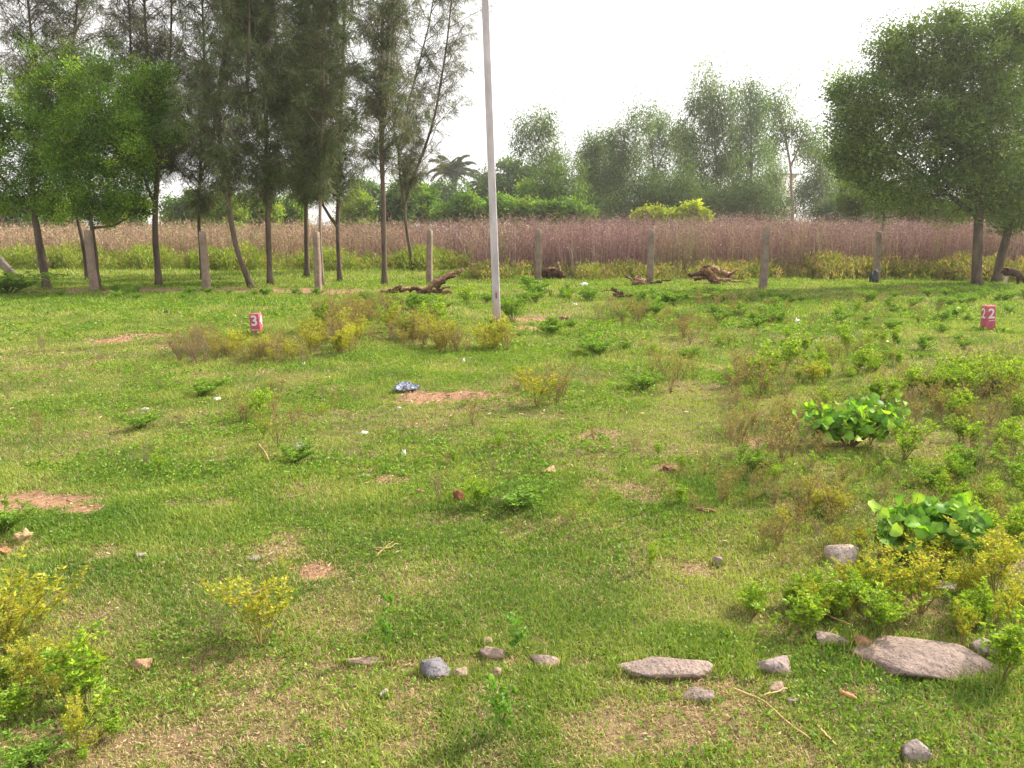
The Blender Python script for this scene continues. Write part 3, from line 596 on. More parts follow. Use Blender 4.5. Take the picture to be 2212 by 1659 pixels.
bush('yellow_bush', 'bright yellow green bush in front of the eucalyptus, the taller one on the right', 1490, [(1495, 452, 17, 18), (1505, 466, 20, 14), (1460, 462, 12, 10), (1478, 474, 26, 9)], 68, 3200, 52, YL, 0.2, 0.35)
EXTRA = 1
for i, (bx, w_, h_, tone, lb) in enumerate([(20, 60, 34, 0, 'dull green bush behind the leftmost trunk'), (120, 55, 26, 1, 'low green bush between the two leftmost trunks'), (270, 50, 30, 1, 'yellowish green bush left of the forked trunk'),
        (400, 50, 36, 1, 'green bush filling the gap right of the forked trunk'), (480, 45, 34, 2, 'yellow green bush behind the crooked trunk'), (560, 50, 26, 2, 'low green bush below the far grey roof'), (625, 45, 34, 1, 'green bush between the straight brown trunks'),
        (770, 50, 32, 2, 'light green bush between the grey forked trunk and the tallest trunk'), (855, 40, 44, 0, 'dark green bush between the tallest and the leaning casuarina'), (1840, 80, 44, 0, 'dull green bush left of the small yellow green tree'), (1950, 70, 38, 0, 'dull green bush behind the small yellow green tree'), (2040, 70, 34, 2, 'sunlit green bush seen under the big right crown'), (2190, 60, 30, 2, 'sunlit bush seen at the right edge below the crown')]):
    h_ = h_ * (1.8 if bx < 1000 else 1.15)
    tone_ = [[(0.06, 0.11, 0.035), (0.08, 0.13, 0.04)], LG, [(0.26, 0.33, 0.035), (0.17, 0.27, 0.03)]][tone]
    bush('green_bush', lb, bx, [(bx - w_ * .35, 470, w_ * .5, h_ * .7), (bx + w_ * .3, 468 - h_ * .15, w_ * .55, h_ * .8), (bx, 478, w_ * .8, h_ * .5)], 70 + i, 6000, 56 + (i % 4) * 3, tone_)

for args in [('slim eucalyptus rising between the bushy light green one and the narrow dark one', 1262, [[(1262, 440), (1260, 380)]], [(1258, 395, 16, 40), (1266, 440, 25, 35)], 92, 2600, 78),
             ('slim feathery eucalyptus in the dip right of the narrow dark one', 1318, [[(1318, 440), (1320, 340)]], [(1318, 345, 18, 35), (1322, 400, 26, 45)], 93, 3000, 80),
             ('slim feathery eucalyptus left of the tallest one', 1478, [[(1478, 440), (1480, 300)]], [(1478, 300, 18, 40), (1482, 370, 28, 50), (1470, 430, 35, 40)], 94, 4200, 76),
             ('grey green eucalyptus filling the dip at the left foot of the big right crown', 1830, [[(1830, 440), (1826, 340)]], [(1822, 360, 30, 40), (1840, 410, 40, 40), (1800, 430, 35, 35)], 99, 5200, 74),
             ('slim eucalyptus between the bluish one and the sparse one', 1665, [[(1664, 440), (1666, 300)]], [(1664, 330, 16, 40), (1668, 400, 26, 45)], 95, 2600, 76)]:
    euc(*args)
# coconut palms, far behind
def palm(label, px, py, Yd, flen, seed, n=17):
    rng = np.random.RandomState(seed); top = atY(px, py, Yd); b = np.array([top[0] + 0.8, Yd, 0.0])
    root = empty('palm_tree', b); tag(root, label, 'palm', 'coconut palms beyond the bushes')
    t = MB(); tube(t, smooth_path([b - [0, 0, .2], b + [0.1, 0, 4], top], 10), np.linspace(0.26, 0.16, 10), 8); t.local(b).build('trunk', BARK_PALE, root, True)
    for i in range(n):
        az = i * 2.4 + rng.rand() * 0.4; el = 1.50 - 1.55 * (i / n); L = flen * (0.85 + 0.3 * rng.rand()); k = 12
        p = top.copy(); P = [p.copy()]; e = el
        for j in range(k):
            e -= (0.05 + 0.11 * j / k) * (1.2 if el > 0.6 else 1.25); p = p + np.array([math.cos(az) * math.cos(e), math.sin(az) * math.cos(e), math.sin(e)]) * L / k; P.append(p.copy())
        P = np.array(P); m = MB(); tube(m, P, np.linspace(0.07, 0.02, len(P)), 4, (0.12, 0.14, 0.05), cap=False)
        u = rng.rand(220) * 0.93 + 0.07; C = np.stack([np.interp(u * k, np.arange(k + 1), P[:, a]) for a in range(3)], 1)
        tn = np.stack([np.interp(u * k, np.arange(k + 1), np.gradient(P[:, a])) for a in range(3)], 1); tn = nrm(tn)
        sd_ = nrm(np.cross(tn, np.array([0, 0, 1.0]))) * np.where(rng.rand(220) < .5, 1, -1)[:, None]
        D = sd_ * 0.8 + tn * 0.5 + np.array([0, 0, -0.55]); leaves(m, C, D, flen * 0.24 * (1.15 - np.abs(u - .45)), 0.11, pick(rng, 220, [(0.05, 0.075, 0.035), (0.065, 0.09, 0.04)]), rng)
        m.local(b).build('frond', LEAF, root)
palm('tall coconut palm with drooping fronds left of the light pole', 978, 375, 112, 4.3, 90)
palm('smaller coconut palm mostly hidden behind the light pole', 1048, 400, 118, 3.6, 91)

# ------------------------------------------------------------------ buildings and far lamp pole
def building(name, label, x0, x1, ytop, Yd, depth, col, wins, roofcol):
    a = atY(x0, ytop, Yd); c = atY(x1, ytop, Yd); cx = (a[0] + c[0]) / 2; hw = (c[0] - a[0]) / 2; H = a[2]
    root = empty(name, (cx, Yd, 0)); tag(root, label, 'building')
    m = MB(); box(m, (-hw, 0, 0), (hw, depth, H - 0.25), col); m.build('wall', WALLP, root)
    m = MB(); box(m, (-hw - 0.25, -0.25, H - 0.25), (hw + 0.25, depth + 0.25, H), roofcol); m.build('roof', WALLP, root)
    for (u, z0, ww, hh) in wins:
        m = MB(); xx = -hw + u * 2 * hw; box(m, (xx - ww / 2, -0.03, z0), (xx + ww / 2, 0.0, z0 + hh), (0.12, 0.14, 0.16)); m.build('window', WALLP, root)
building('low_building', 'long low building with grey roof glimpsed between the casuarina trunks', 470, 640, 438, 105, 8, (0.45, 0.5, 0.55), [(0.15, 2, 1.2, 1.3), (0.4, 2, 1.2, 1.3), (0.65, 2, 1.2, 1.3), (0.9, 2, 1.2, 1.3)], (0.75, 0.82, 0.95))
building('white_building', 'tall white building glimpsed behind the sparse eucalyptus', 1668, 1722, 374, 112, 8, (1.1, 1.05, 1.02), [(0.35, 1.5, .9, 1.3), (0.35, 5.0, .9, 1.3), (0.75, 1.5, .9, 1.3), (0.75, 5.0, .9, 1.3)], (0.6, 0.62, 0.6))
b = atY(1491, 497, 80); b[2] = 0; r = empty('lamp_pole', b); tag(r, 'thin pale pole with dark box at its top among the far eucalyptus', 'pole')
tp = atY(1494, 352, 80) - b
m = MB(); tube(m, [(0, 0, -0.2), (tp[0] * .5, 0, tp[2] * .5), tuple(tp)], [0.14, 0.12, 0.10], 8); m.build('pole', CONC, r, True)
m = MB(); box(m, (tp[0] - .75, -.25, tp[2] - .1), (tp[0] + .15, .25, tp[2] + .35), (0.12, 0.13, 0.16)); box(m, (tp[0] - .35, -.2, tp[2] - .7), (tp[0] - .05, .2, tp[2] - .1), (0.12, 0.13, 0.16)); m.build('box', CONC, r)

# ------------------------------------------------------------------ light pole in the meadow
b = G(1074, 697); r = empty('concrete_pole', b); tag(r, 'tall pale grey concrete pole, the only one standing in the open meadow', 'pole')
Yp = b[1]; t0 = atY(1048, 0, Yp) - b; k = 8.6 / t0[2]; m = MB()
nseg = 40
for i in range(nseg + 1): pass
fr = np.linspace(-0.03, 1, nseg + 1); P = np.array([t0 * k * f for f in fr]); hw = np.interp(fr, [0, 1], [0.071, 0.056]); hd_ = hw * 0.9
ch = 0.18
ring = np.array([(-1, -1 + ch), (-1 + ch, -1), (1 - ch, -1), (1, -1 + ch), (1, 1 - ch), (1 - ch, 1), (-1 + ch, 1), (-1, 1 - ch)])
V = np.array([[P[i] + np.array([a * hw[i], c_ * hd_[i], 0]) for a, c_ in ring] for i in range(nseg + 1)]).reshape(-1, 3)
q = [[i * 8 + j, i * 8 + (j + 1) % 8, i * 8 + 8 + (j + 1) % 8, i * 8 + 8 + j] for i in range(nseg) for j in range(8)]
zz = V[:, 2]; st = np.clip(1 - zz / 0.55, 0, 1)[:, None]; cc = np.array([1.0, .97, 1.0]) * (1 - st) + np.array([0.85, 0.55, 0.40]) * st
m.add(V, q, None, cc); m.build('shaft', CONC, r)
m = MB(); mk = t0 * (0.052 * k) ; box(m, (mk[0] - 0.008, -0.073, 0.47), (mk[0] + 0.008, -0.0735 - 0.004, 0.58), (0.5, 0.05, 0.05)); m.build('painted_mark', PAINT_RED, r)

# ------------------------------------------------------------------ stone fence posts
def post(label, top, base, wtop, wbase, dfr=0.5, litc=(1, 1, 1), rz=0.0):
    b = G(*base); Yd = b[1]; t = atY(top[0], top[1], Yd) - b
    r = empty('stone_post', b); tag(r, label, 'fence post', 'row of stone fence posts')
    rng = np.random.RandomState(int(base[0])); n = 9; m = MB(); fr = np.linspace(-0.08, 1, n); s = mpp(Yd)
    V = []
    for f in fr:
        w_ = (wbase + (wtop - wbase) * max(f, 0)) * s / 2; d_ = max(0.05, w_ * dfr)
        o = t * f + np.array([rng.randn() * 0.004, 0, 0]); b_ = min(w_, d_) * 0.2
        for a, c_ in ((-w_, -d_ + b_), (-w_ + b_, -d_), (w_ - b_, -d_), (w_, -d_ + b_), (w_, d_ - b_), (w_ - b_, d_), (-w_ + b_, d_), (-w_, d_ - b_)):
            V.append(o + np.array([a * math.cos(rz) - c_ * math.sin(rz), a * math.sin(rz) + c_ * math.cos(rz), 0]) + rng.randn(3) * 0.003)
    q = [[i * 8 + j, i * 8 + (j + 1) % 8, i * 8 + 8 + (j + 1) % 8, i * 8 + 8 + j] for i in range(n - 1) for j in range(8)]
    V.append(t + np.array([0, 0, 0.012])); e = (n - 1) * 8
    m.add(V, q, [[e + j, e + (j + 1) % 8, len(V) - 1] for j in range(8)], litc); m.build('shaft', POSTM, r)
    return r
# first one is a single mesh thing without parts in the picture: shaft only
post('broken stone post leaning steeply to the left beside the dark shrub', (-40, 520), (44, 612), 17, 18, 0.6)
post('wide pale stone post close in front of a trunk at the left', (189, 498), (204, 628), 16, 19, 0.5, (.92, .86, .8), -0.4)
post('wide stone post with a bright right edge standing under a thin casuarina', (437, 500), (447, 629), 13, 17, 0.6, (.92, .86, .8), -0.4)
post('stone post in front of the slender pale stemmed casuarina', (683, 501), (688, 631), 12, 13, 0.8, (.88, .82, .77), -0.35)
post('stone post with its foot behind the big fallen log', (928, 498), (928, 616), 11, 12, 0.8, (.85, .8, .76), -0.35)
post('stone post standing beside the rotten stump', (1163, 496), (1163, 608), 12, 12, 0.9, (.8, .78, .76))
post('stone post standing among the twisted roots', (1407, 496), (1404, 614), 12, 14, 0.9, (.8, .78, .76))
post('leaning stone post right of the largest root log', (1656, 492), (1648, 624), 12, 16, 0.9, (.8, .78, .76))
post('faded stone post with a dark bundle at its foot', (1898, 500), (1892, 610), 11, 12, 0.9, (.95, .9, .86))
post('short far stone post just right of the big dark trunk', (2127, 500), (2127, 580), 7, 7, 0.9, (1.1, 1, .95))

# ------------------------------------------------------------------ numbered plot stones
def glyph(txt, size, parent, loc, rot, name='painted_number', bold=0.02):
    cu = bpy.data.curves.new('lettering', 'FONT'); cu.body = txt; cu.size = size; cu.align_x = 'CENTER'; cu.align_y = 'CENTER'; cu.extrude = 0.0008; cu.offset = bold * size
    to = bpy.data.objects.new('lettering', cu); COL.objects.link(to); bpy.context.view_layer.update()
    me = bpy.data.meshes.new_from_object(to.evaluated_get(bpy.context.evaluated_depsgraph_get())); bpy.data.objects.remove(to)
    me.materials.clear(); me.materials.append(PAINT_WHITE)
    o = bpy.data.objects.new(name, me); COL.objects.link(o); o.parent = parent; o.location = loc; o.rotation_euler = rot; return o
def plot_stone(label, basepx, toppy, wf, tilt, glyphs):
    b = G(*basepx); Yd = b[1]; r = empty('plot_stone', b); tag(r, label, 'marker stone', 'numbered plot stones'); r.rotation_euler = (0, tilt, 0)
    H = atY(basepx[0], toppy, Yd)[2] - b[2]; w_ = wf * mpp(Yd) / 2; m = MB(); n = 7; V = []; C = []; rng = np.random.RandomState(int(basepx[0]))
    b_ = w_ * 0.10
    for f in (-0.15, 0.0, .2, .5, .8, .985, 1.0):
        g_ = b_ * (2 if f == 1.0 else 1); ww = w_ * (1.03 - 0.05 * f) - (0.005 if f == 1.0 else 0)
        for a, c_ in ((-ww, -ww + g_), (-ww + g_, -ww), (ww - g_, -ww), (ww, -ww + g_), (ww, ww - g_), (ww - g_, ww), (-ww + g_, ww), (-ww, ww - g_)):
            V.append((a + rng.randn() * .0012, c_ + w_ + rng.randn() * .0012, f * H)); C.append((1, 1, 1) if f > 0.1 else (0.75, 1.2, 0.7))
    q = [[i * 8 + j, i * 8 + (j + 1) % 8, i * 8 + 8 + (j + 1) % 8, i * 8 + 8 + j] for i in range(6) for j in range(8)]
    V.append((0, w_, H + 0.001)); C.append((1, 1, 1)); e = 48
    m.add(V, q, [[e + j, e + (j + 1) % 8, len(V) - 1] for j in range(8)], np.array(C)); m.build('block', PAINT_RED, r)
    for (face, txt, zf, sz) in glyphs:
        if face == 'F': loc = (0, -0.0052, zf * H); rot = (math.pi / 2, 0, 0)
        elif face == 'R': loc = (w_ + 0.0052, w_, zf * H); rot = (math.pi / 2, 0, math.pi / 2)
        else: loc = (-w_ - 0.0052, w_, zf * H); rot = (math.pi / 2, 0, -math.pi / 2)
        if txt == '<-' or txt == '-':
            mm = MB(); L = w_ * 0.75
            bx_ = [(-L, -0.004), (L, -0.004), (L, 0.004), (-L, 0.004)] if txt == '<-' else [(-L * .6, -0.004), (L, -0.004), (L, 0.004), (-L * .6, 0.004)]
            mm.add([(x_, z_, 0.0005) for x_, z_ in bx_], [[0, 1, 2, 3]])
            if txt == '<-': mm.add([(-L * 1.1, 0, 0.001), (-L * .45, -0.016, 0.001), (-L * .45, 0.016, 0.001)], None, [[0, 1, 2]])
            else: mm.add([(-L * .62, -0.014, 0.001), (-L * .35, -0.004, 0.001), (-L * .62, 0.004, 0.001)], None, [[0, 1, 2]])
            o = mm.build('painted_arrow', PAINT_WHITE, r); o.location = loc; o.rotation_euler = rot
        else:
            glyph(txt, sz * H, r, loc, rot)
plot_stone('leaning red plot stone painted with a white 3, left of the weed thicket', (553, 726), 678, 21, math.radians(-3), [('F', '3', .66, .66), ('F', '<-', .26, 0), ('R', '4', .66, .60)])
plot_stone('red plot stone painted with a white 22 at the right', (2139, 717), 661, 20.5, math.radians(-3.5), [('F', '2', .68, .55), ('L', '2', .68, .55), ('F', '-', .42, 0)])

# ------------------------------------------------------------------ rocks
FEET = []
def rock(label, px, py, wpx, hpx, seed, flat=0.6, col=(1, 1, 1), name='rock', cuts=14, cat='rock', pointed=0.0, rz=None, sink=0.25, group='half buried stones along the near edge', depth=1.0):
    """px,py: middle of its visible foot; wpx: width; hpx: height shown"""
    rng = np.random.RandomState(seed); b = G(px, py); s = mpp(b[1]) * 1.0
    import bmesh
    bm = bmesh.new(); k = max(12, int(cuts * 1.5))
    for i in range(k):
        d = rng.randn(3); d /= np.linalg.norm(d); d = np.sign(d) * np.abs(d) ** 0.75
        if pointed: d[1] *= 1 - pointed * abs(d[0]); d[2] *= 1 - pointed * abs(d[0])
        bm.verts.new(d * (0.85 + 0.3 * rng.rand()))
    if pointed:
        bm.verts.new((-1.25, 0.1, 0.1)); bm.verts.new((1.2, -0.2, 0.0))
    hl = bmesh.ops.convex_hull(bm, input=bm.verts); bmesh.ops.delete(bm, geom=[e for e in hl['geom_interior'] if isinstance(e, bmesh.types.BMVert)], context='VERTS')
    bmesh.ops.bevel(bm, geom=list(bm.edges), offset=0.035, segments=1, affect='EDGES')
    bmesh.ops.triangulate(bm, faces=list(bm.faces)); bmesh.ops.subdivide_edges(bm, edges=[e for e in bm.edges if e.calc_length() > 0.25], cuts=3, use_grid_fill=True)
    bmesh.ops.triangulate(bm, faces=list(bm.faces)); bm.verts.index_update()
    v = np.array([x.co[:] for x in bm.verts]); fc = np.array([[q.index for q in f.verts] for f in bm.faces]); bm.free()
    for i in range(len(v)):
        p = Vector(v[i] * 2.2 + seed); v[i] *= 1 + mnoise.noise(p) * 0.05 + mnoise.noise(p * 3.7) * 0.03
    v /= np.abs(v).max(axis=0)
    W_ = wpx * s / 2 * 1.2; Hh = max(hpx * s * (0.5 if pointed else 0.72), 0.012); Dd = max(min(hpx * s * (1.15 if pointed else 0.75), W_), W_ * 0.3); v = v * np.array([W_, Dd, Hh])
    a = rng.rand() * 0.5 - 0.25 if rz is None else rz
    dirt = np.clip(0.75 - (v[:, 2:3] / Hh) * 1.3, 0, 1) ** 1.5; col = np.array(col) * (1 - dirt) + np.array([0.85, 0.62, 0.45]) * dirt
    o = MB().add(v, None, fc, col).build(name, ROCK, None, False); o.location = (b[0], b[1] + Dd * 0.6, b[2] - Hh * (sink * 0.5 + 0.04) + 0.010); FEET.append((b[0], b[1] + Dd * 0.6, W_, Dd, 0.045)); o.rotation_euler = (0, 0, a)
    tag(o, label, cat, group); return o
GY = (0.75, 0.82, 0.95); PK = (.88, .82, .79); TN = (1.05, .93, .75)
rock('largest flat pinkish granite slab at lower right', 2030, 1462, 290, 92, 1, 0.62, PK, pointed=0.35, cuts=8, rz=-0.12, sink=0.05)
rock('dark angular blue grey stone with a light top, left of a small tan stone', 940, 1470, 66, 50, 2, 0.8, (0.62, 0.70, 0.85), cuts=20, rz=0.3, sink=0.1)
rock('small tan stone right beside the dark angular stone', 996, 1476, 36, 28, 3, 0.8, TN)
rock('long low pinkish stone right of the middle of the row', 1447, 1472, 215, 44, 4, 0.45, PK, cuts=16, sink=0.25, rz=0.05)
rock('rounded grey brown stone right of the split one in the row', 1172, 1452, 92, 42, 5, 0.6, (1.0, .92, .85), cuts=9, sink=0.2)
rock('grey brown stone behind the leafy seedling in the row', 1064, 1432, 56, 30, 6, 0.7, (1.0, .9, .8))
rock('narrow upright tan stone behind the leafy seedling', 1070, 1480, 26, 56, 7, 1.2, TN, cuts=10, sink=0.3)
rock('low crumbling tan stone at the left end of the row', 790, 1440, 105, 30, 8, 0.45, (1.15, 1.0, .85), cuts=8, sink=0.25)
rock('mid sized grey stone with a notched top between the long stone and the slab', 1668, 1455, 84, 48, 9, 0.7, (.95, .92, .95), cuts=12, sink=0.15)
rock('flat pinkish stone buried in weeds left of the slab', 1798, 1396, 86, 32, 10, 0.6, PK, sink=0.3)
rock('small orange brown stone touching the left tip of the slab', 1868, 1402, 38, 34, 11, 0.8, (1.2, .75, .5))
rock('half buried smooth stone below the long stone', 1512, 1520, 80, 36, 12, 0.7, PK, cuts=8, sink=0.4)
rock('light tan stone below the notched grey stone', 1680, 1502, 48, 30, 13, 0.7, TN)
rock('small grey stone left of the light tan one', 1620, 1474, 26, 16, 14, 0.7, (1, 1, 1))
rock('round pale grey stone under the lower broad leaved shrub', 1828, 1222, 66, 60, 15, 0.8, (1.35, 1.33, 1.28), cuts=9, sink=0.0)
rock('pale stone hidden in yellow weeds at the right', 2045, 1276, 50, 26, 16, 0.8, (1.25, 1.25, 1.2))
rock('pale pointed stone rising behind the right end of the slab', 2140, 1420, 60, 40, 17, 0.8, (1.2, 1.15, 1.15), sink=0.1)
rock('dark grey stone cut off by the bottom edge at the right', 1985, 1662, 60, 52, 18, 0.9, (.85, .85, .85), cuts=16, sink=0.05)
rock('small round tan pebble above the row of stones', 1050, 1402, 26, 22, 19, 0.9, TN)
rock('tiny white pebble left of the dark angular stone', 827, 1510, 22, 20, 20, 0.9, (1.6, 1.55, 1.5))
rock('smooth orange brown stone behind the leafy yellow weed at lower left', 300, 1446, 50, 32, 21, 0.8, (1.25, .95, .65), cuts=6, sink=0.2)
rock('pale flat pebble in the grass at left', 302, 1210, 34, 14, 22, 0.6, (1.25, 1.2, 1.2))
rock('small grey pebble in the grass right of the pale flat one', 345, 1248, 18, 14, 23, 0.8, (1, .95, .95))
rock('small grey stone above the bushy yellow weed', 548, 1214, 34, 16, 24, 0.6, (1.1, 1.1, 1.15))
rock('small upright purple grey stone in the open grass at right', 1553, 1222, 20, 30, 25, 0.9, (.95, .85, .9), cuts=16, sink=0.1)
rock('small flat stone between the light tan stone and the stick', 1712, 1522, 36, 12, 26, 0.6, (1, .95, .9))

# ------------------------------------------------------------------ dead wood
def limb(mb, pts, r0, r1, seed, col=(1, 1, 1), sides=10, n=16, rough=0.22, wob=0.02):
    rng = np.random.RandomState(seed); Q = smooth_path(pts, n); Q[1:-1] += rng.randn(n - 2, 3) * wob * 0.5
    tube(mb, Q, np.linspace(r0, r1, n) * (1 + 0.12 * rng.randn(n)), sides, col, rough, rng)
def pp(px, py, bY=None, dz=0.0):
    p = G(px, py) if bY is None else atY(px, py, bY); return p
def wood(label, cat, base, parts, name='fallen_log', col=(1, 1, 1)):
    b = G(*base); Yb = b[1]; m = MB()
    for i, (pts, r0, r1, dy, c_) in enumerate(parts):
        P = [atY(x_, y_, Yb + dy) for x_, y_ in pts]
        for p in P: p[2] = max(p[2], float(gz(p[0], p[1])) + min(r0, r1) * 0.5)
        limb(m, P, r0 * .8, r1 * .8, int(base[0]) + i, c_, rough=.32, wob=.035)
    o = m.local(b).build(name, DEADWOOD, None, True); o.location = tuple(b); tag(o, label, cat); return o
W1 = (1.0, .85, .75); W2 = (0.5, 0.37, 0.31); W3 = (1.55, 1.3, 1.15)
wood('large fallen dead log with a pale split arm pointing up to the right', 'dead log', (925, 636),
     [([(822, 634), (845, 631), (866, 621)], .10, .07, 0, W2), ([(862, 628), (895, 624), (925, 630)], .05, .07, 0, W2), ([(900, 631), (940, 628), (975, 632)], .10, .05, 0.1, W1),
      ([(922, 628), (945, 606), (975, 592), (1000, 581)], .10, .045, 0, W3), ([(940, 622), (965, 602), (985, 596)], .07, .03, -.12, W2), ([(925, 620), (950, 600), (985, 584), (996, 588)], .05, .02, 0.1, W1),
      ([(945, 625), (962, 622), (974, 618)], .05, .015, 0, W1), ([(864, 624), (868, 619), (866, 615)], .03, .01, 0, W2), ([(985, 590), (994, 594)], .03, .01, 0, W1)])
wood('rotten dark stump with a small pale upright splinter', 'stump', (1196, 604),
     [([(1174, 594), (1196, 592), (1214, 592)], .16, .17, .1, W2), ([(1176, 586), (1196, 583), (1208, 584)], .11, .12, .15, (0.8, .62, .5)), ([(1206, 584), (1206, 574), (1205, 566)], .07, .035, 0, (2.2, 1.9, 1.9)),
      ([(1178, 582), (1195, 580), (1206, 581)], .04, .03, 0, W3), ([(1212, 596), (1222, 598)], .07, .04, -.1, W2)], 'stump')
wood('tangle of pale twisted roots at the foot of a stone post', 'dead roots', (1385, 618),
     [([(1350, 593), (1362, 604), (1375, 612)], .03, .05, 0, W1), ([(1366, 612), (1380, 607), (1396, 612)], .10, .09, -.1, W3), ([(1372, 600), (1382, 604), (1392, 607)], .09, .07, .1, (1.7, 1.4, 1.2)),
      ([(1396, 612), (1405, 600), (1412, 588)], .03, .015, 0, W1), ([(1385, 600), (1376, 588), (1368, 583)], .02, .01, 0, W1), ([(1398, 598), (1386, 590), (1378, 582)], .02, .01, .2, W2),
      ([(1392, 614), (1420, 610), (1450, 604)], .07, .03, .3, W2)], 'twisted_roots')
wood('largest root log with a gnarled brown stump end and smooth pale limbs', 'dead log', (1545, 614),
     [([(1487, 594), (1508, 592), (1530, 590)], .07, .10, 0, W2), ([(1520, 583), (1534, 590), (1540, 604)], .15, .18, 0, (1.1, .8, .5)), ([(1536, 578), (1560, 590), (1584, 600)], .11, .10, .1, W3),
      ([(1545, 602), (1560, 606), (1578, 604)], .09, .05, -.2, W3), ([(1540, 608), (1552, 612), (1560, 616)], .09, .05, -.3, W2), ([(1572, 598), (1582, 590), (1594, 584)], .04, .015, 0, W2),
      ([(1515, 584), (1524, 576), (1534, 574)], .06, .04, 0, W2), ([(1575, 608), (1600, 608), (1625, 612)], .03, .02, 0, W1), ([(1500, 604), (1520, 600), (1535, 606)], .05, .05, -.1, W2)])
wood('small dark pile of broken branches lying in the grass before the roots', 'branches', (1345, 645),
     [([(1296, 628), (1320, 626), (1330, 632)], .015, .02, 0, W1), ([(1322, 622), (1335, 632), (1350, 640)], .05, .04, 0, W2), ([(1325, 636), (1345, 640), (1385, 640)], .05, .015, -.2, W2), ([(1340, 630), (1345, 640), (1365, 643)], .03, .015, .1, W1),
      ([(1350, 642), (1375, 646), (1395, 643)], .018, .01, 0, W1)], 'branch_pile')
wood('short pale log lying at the edge of the bare soil right of the pole', 'log', (1210, 692), [([(1196, 691), (1212, 689), (1228, 687)], .045, .05, 0, W3), ([(1190, 694), (1200, 690)], .02, .02, -.1, W2)], 'short_log')
wood('small dark log half hidden by green weeds right of the pole', 'log', (1180, 630), [([(1165, 630), (1180, 629), (1193, 629)], .06, .05, 0, W2)], 'short_log')
def stick(label, pts, r0, col, cat='stick', name='stick', side=None):
    P = [G(*p) + [0, 0, 0.022] for i, p in enumerate(pts)]; b = P[0].copy(); m = MB(); limb(m, P, r0, r0 * .6, int(pts[0][0]), col, 6, 12, .1, .002)
    if side: limb(m, [G(*p) + [0, 0, 0.03] for p in side], r0 * .8, r0 * .4, 5, col, 6, 8, .1, .004)
    o = m.local(b).build(name, DEADWOOD, None, True); o.location = tuple(b); tag(o, label, cat, 'dry stalks lying on the grass'); return o
ST = (2.5, 2.35, 1.6)
stick('long thin straw coloured stalk with one side twig across the lower right grass', [(1580, 1500), (1645, 1523), (1690, 1570), (1750, 1612)], 0.0035, ST, side=[(1645, 1523), (1675, 1510), (1700, 1502)])
stick('short thick straw stalk pointing down right near the bottom edge', [(1765, 1582), (1790, 1612), (1805, 1628)], 0.004, ST)
stick('flat brown bark piece lying in the grass below the slab', [(1816, 1506), (1832, 1514), (1848, 1524)], 0.010, (2.2, 1.6, 1.0), 'bark', 'bark_piece')
stick('grey leafless stalk beside the bushy yellow weed', [(500, 1310), (545, 1290), (600, 1268)], 0.005, (1.6, 1.4, 1.0))
stick('thin pale stalk lying in the grass left of centre', [(598, 1080), (630, 1076), (660, 1070)], 0.004, ST)
stick('crooked pale twig lying before the leafy plant at left centre', [(560, 965), (575, 985), (585, 1005)], 0.006, ST)
stick('bundle of short straw stems lying at the centre left', [(812, 1210), (830, 1192), (848, 1178)], 0.004, ST, side=[(806, 1195), (835, 1196), (860, 1184)])
stick('straw stalk leaning out of the yellow weeds at lower right', [(1770, 1328), (1800, 1345), (1836, 1358)], 0.0045, ST)
stick('small brown stick lying in the grass right of centre', [(1500, 1112), (1525, 1114), (1545, 1118)], 0.012, (1.3, .9, .7))

# ------------------------------------------------------------------ dung, clods and litter
def lump(label, px, py, wpx, hpx, seed, col, name, cat, mat=None, crumple=0.3, flat=0.8, group=None, sub=3, rz=0.0):
    import bmesh
    rng = np.random.RandomState(seed); b = G(px, py); s = mpp(b[1]); bm = bmesh.new(); bmesh.ops.create_icosphere(bm, subdivisions=sub, radius=1)
    v = np.array([x.co[:] for x in bm.verts]); fc = np.array([[q.index for q in f.verts] for f in bm.faces]); bm.free()
    for i in range(len(v)):
        p = Vector(v[i] * 1.6 + seed * 3.1); v[i] = v[i] * (1 + crumple * 2 * mnoise.noise(p) + crumple * mnoise.noise(p * 2.7))
    v /= np.abs(v).max(axis=0); v[:, 2] = np.where(v[:, 2] < -0.2, -0.2 + (v[:, 2] + .2) * .2, v[:, 2])
    v = v * np.array([wpx * s / 2, wpx * s / 2 * flat, max(hpx * s * .8, 0.01)])
    cc = np.array(col) * (1 + 0.25 * (rng.rand(len(v), 1) - .5))
    o = MB().add(v, None, fc, cc).build(name, mat or LITTER, None, False); o.location = (b[0], b[1], b[2] + max(hpx * s * .15, 0.006)); o.rotation_euler = (0, 0, rz); tag(o, label, cat, group); return o
BRc = (0.24, 0.12, 0.08)
lump('dark red brown dried dung beside the sparse weeds right of centre', 1443, 1026, 52, 16, 1, (0.17, 0.075, 0.055), 'dried_dung', 'dung', SOIL, 0.5)
lump('light brown cracked dung patch in the middle of the grass', 1190, 1024, 50, 16, 2, (0.42, 0.29, 0.20), 'dried_dung', 'dung', SOIL, 0.5)
lump('small upright red brown clod among the thin weeds', 990, 1082, 26, 32, 3, (0.26, 0.12, 0.075), 'soil_clod', 'clod', SOIL, 0.4)
lump('small flat red brown clod left of the upright clod', 908, 1068, 26, 14, 4, (0.34, 0.20, 0.14), 'soil_clod', 'clod', SOIL, 0.4)
lump('pile of dry straw coloured mud at the left edge', 48, 1170, 50, 34, 5, (0.50, 0.36, 0.22), 'mud_pile', 'mud', SOIL, 0.6)
lump('red brown crumbly mud touching the left edge', 8, 1192, 44, 22, 6, (0.36, 0.19, 0.12), 'mud_pile', 'mud', SOIL, 0.6)
lump('small black lump on the sunlit grass at left', 358, 678, 13, 5, 7, (0.03, 0.03, 0.03), 'dung_lump', 'dung', SOIL)
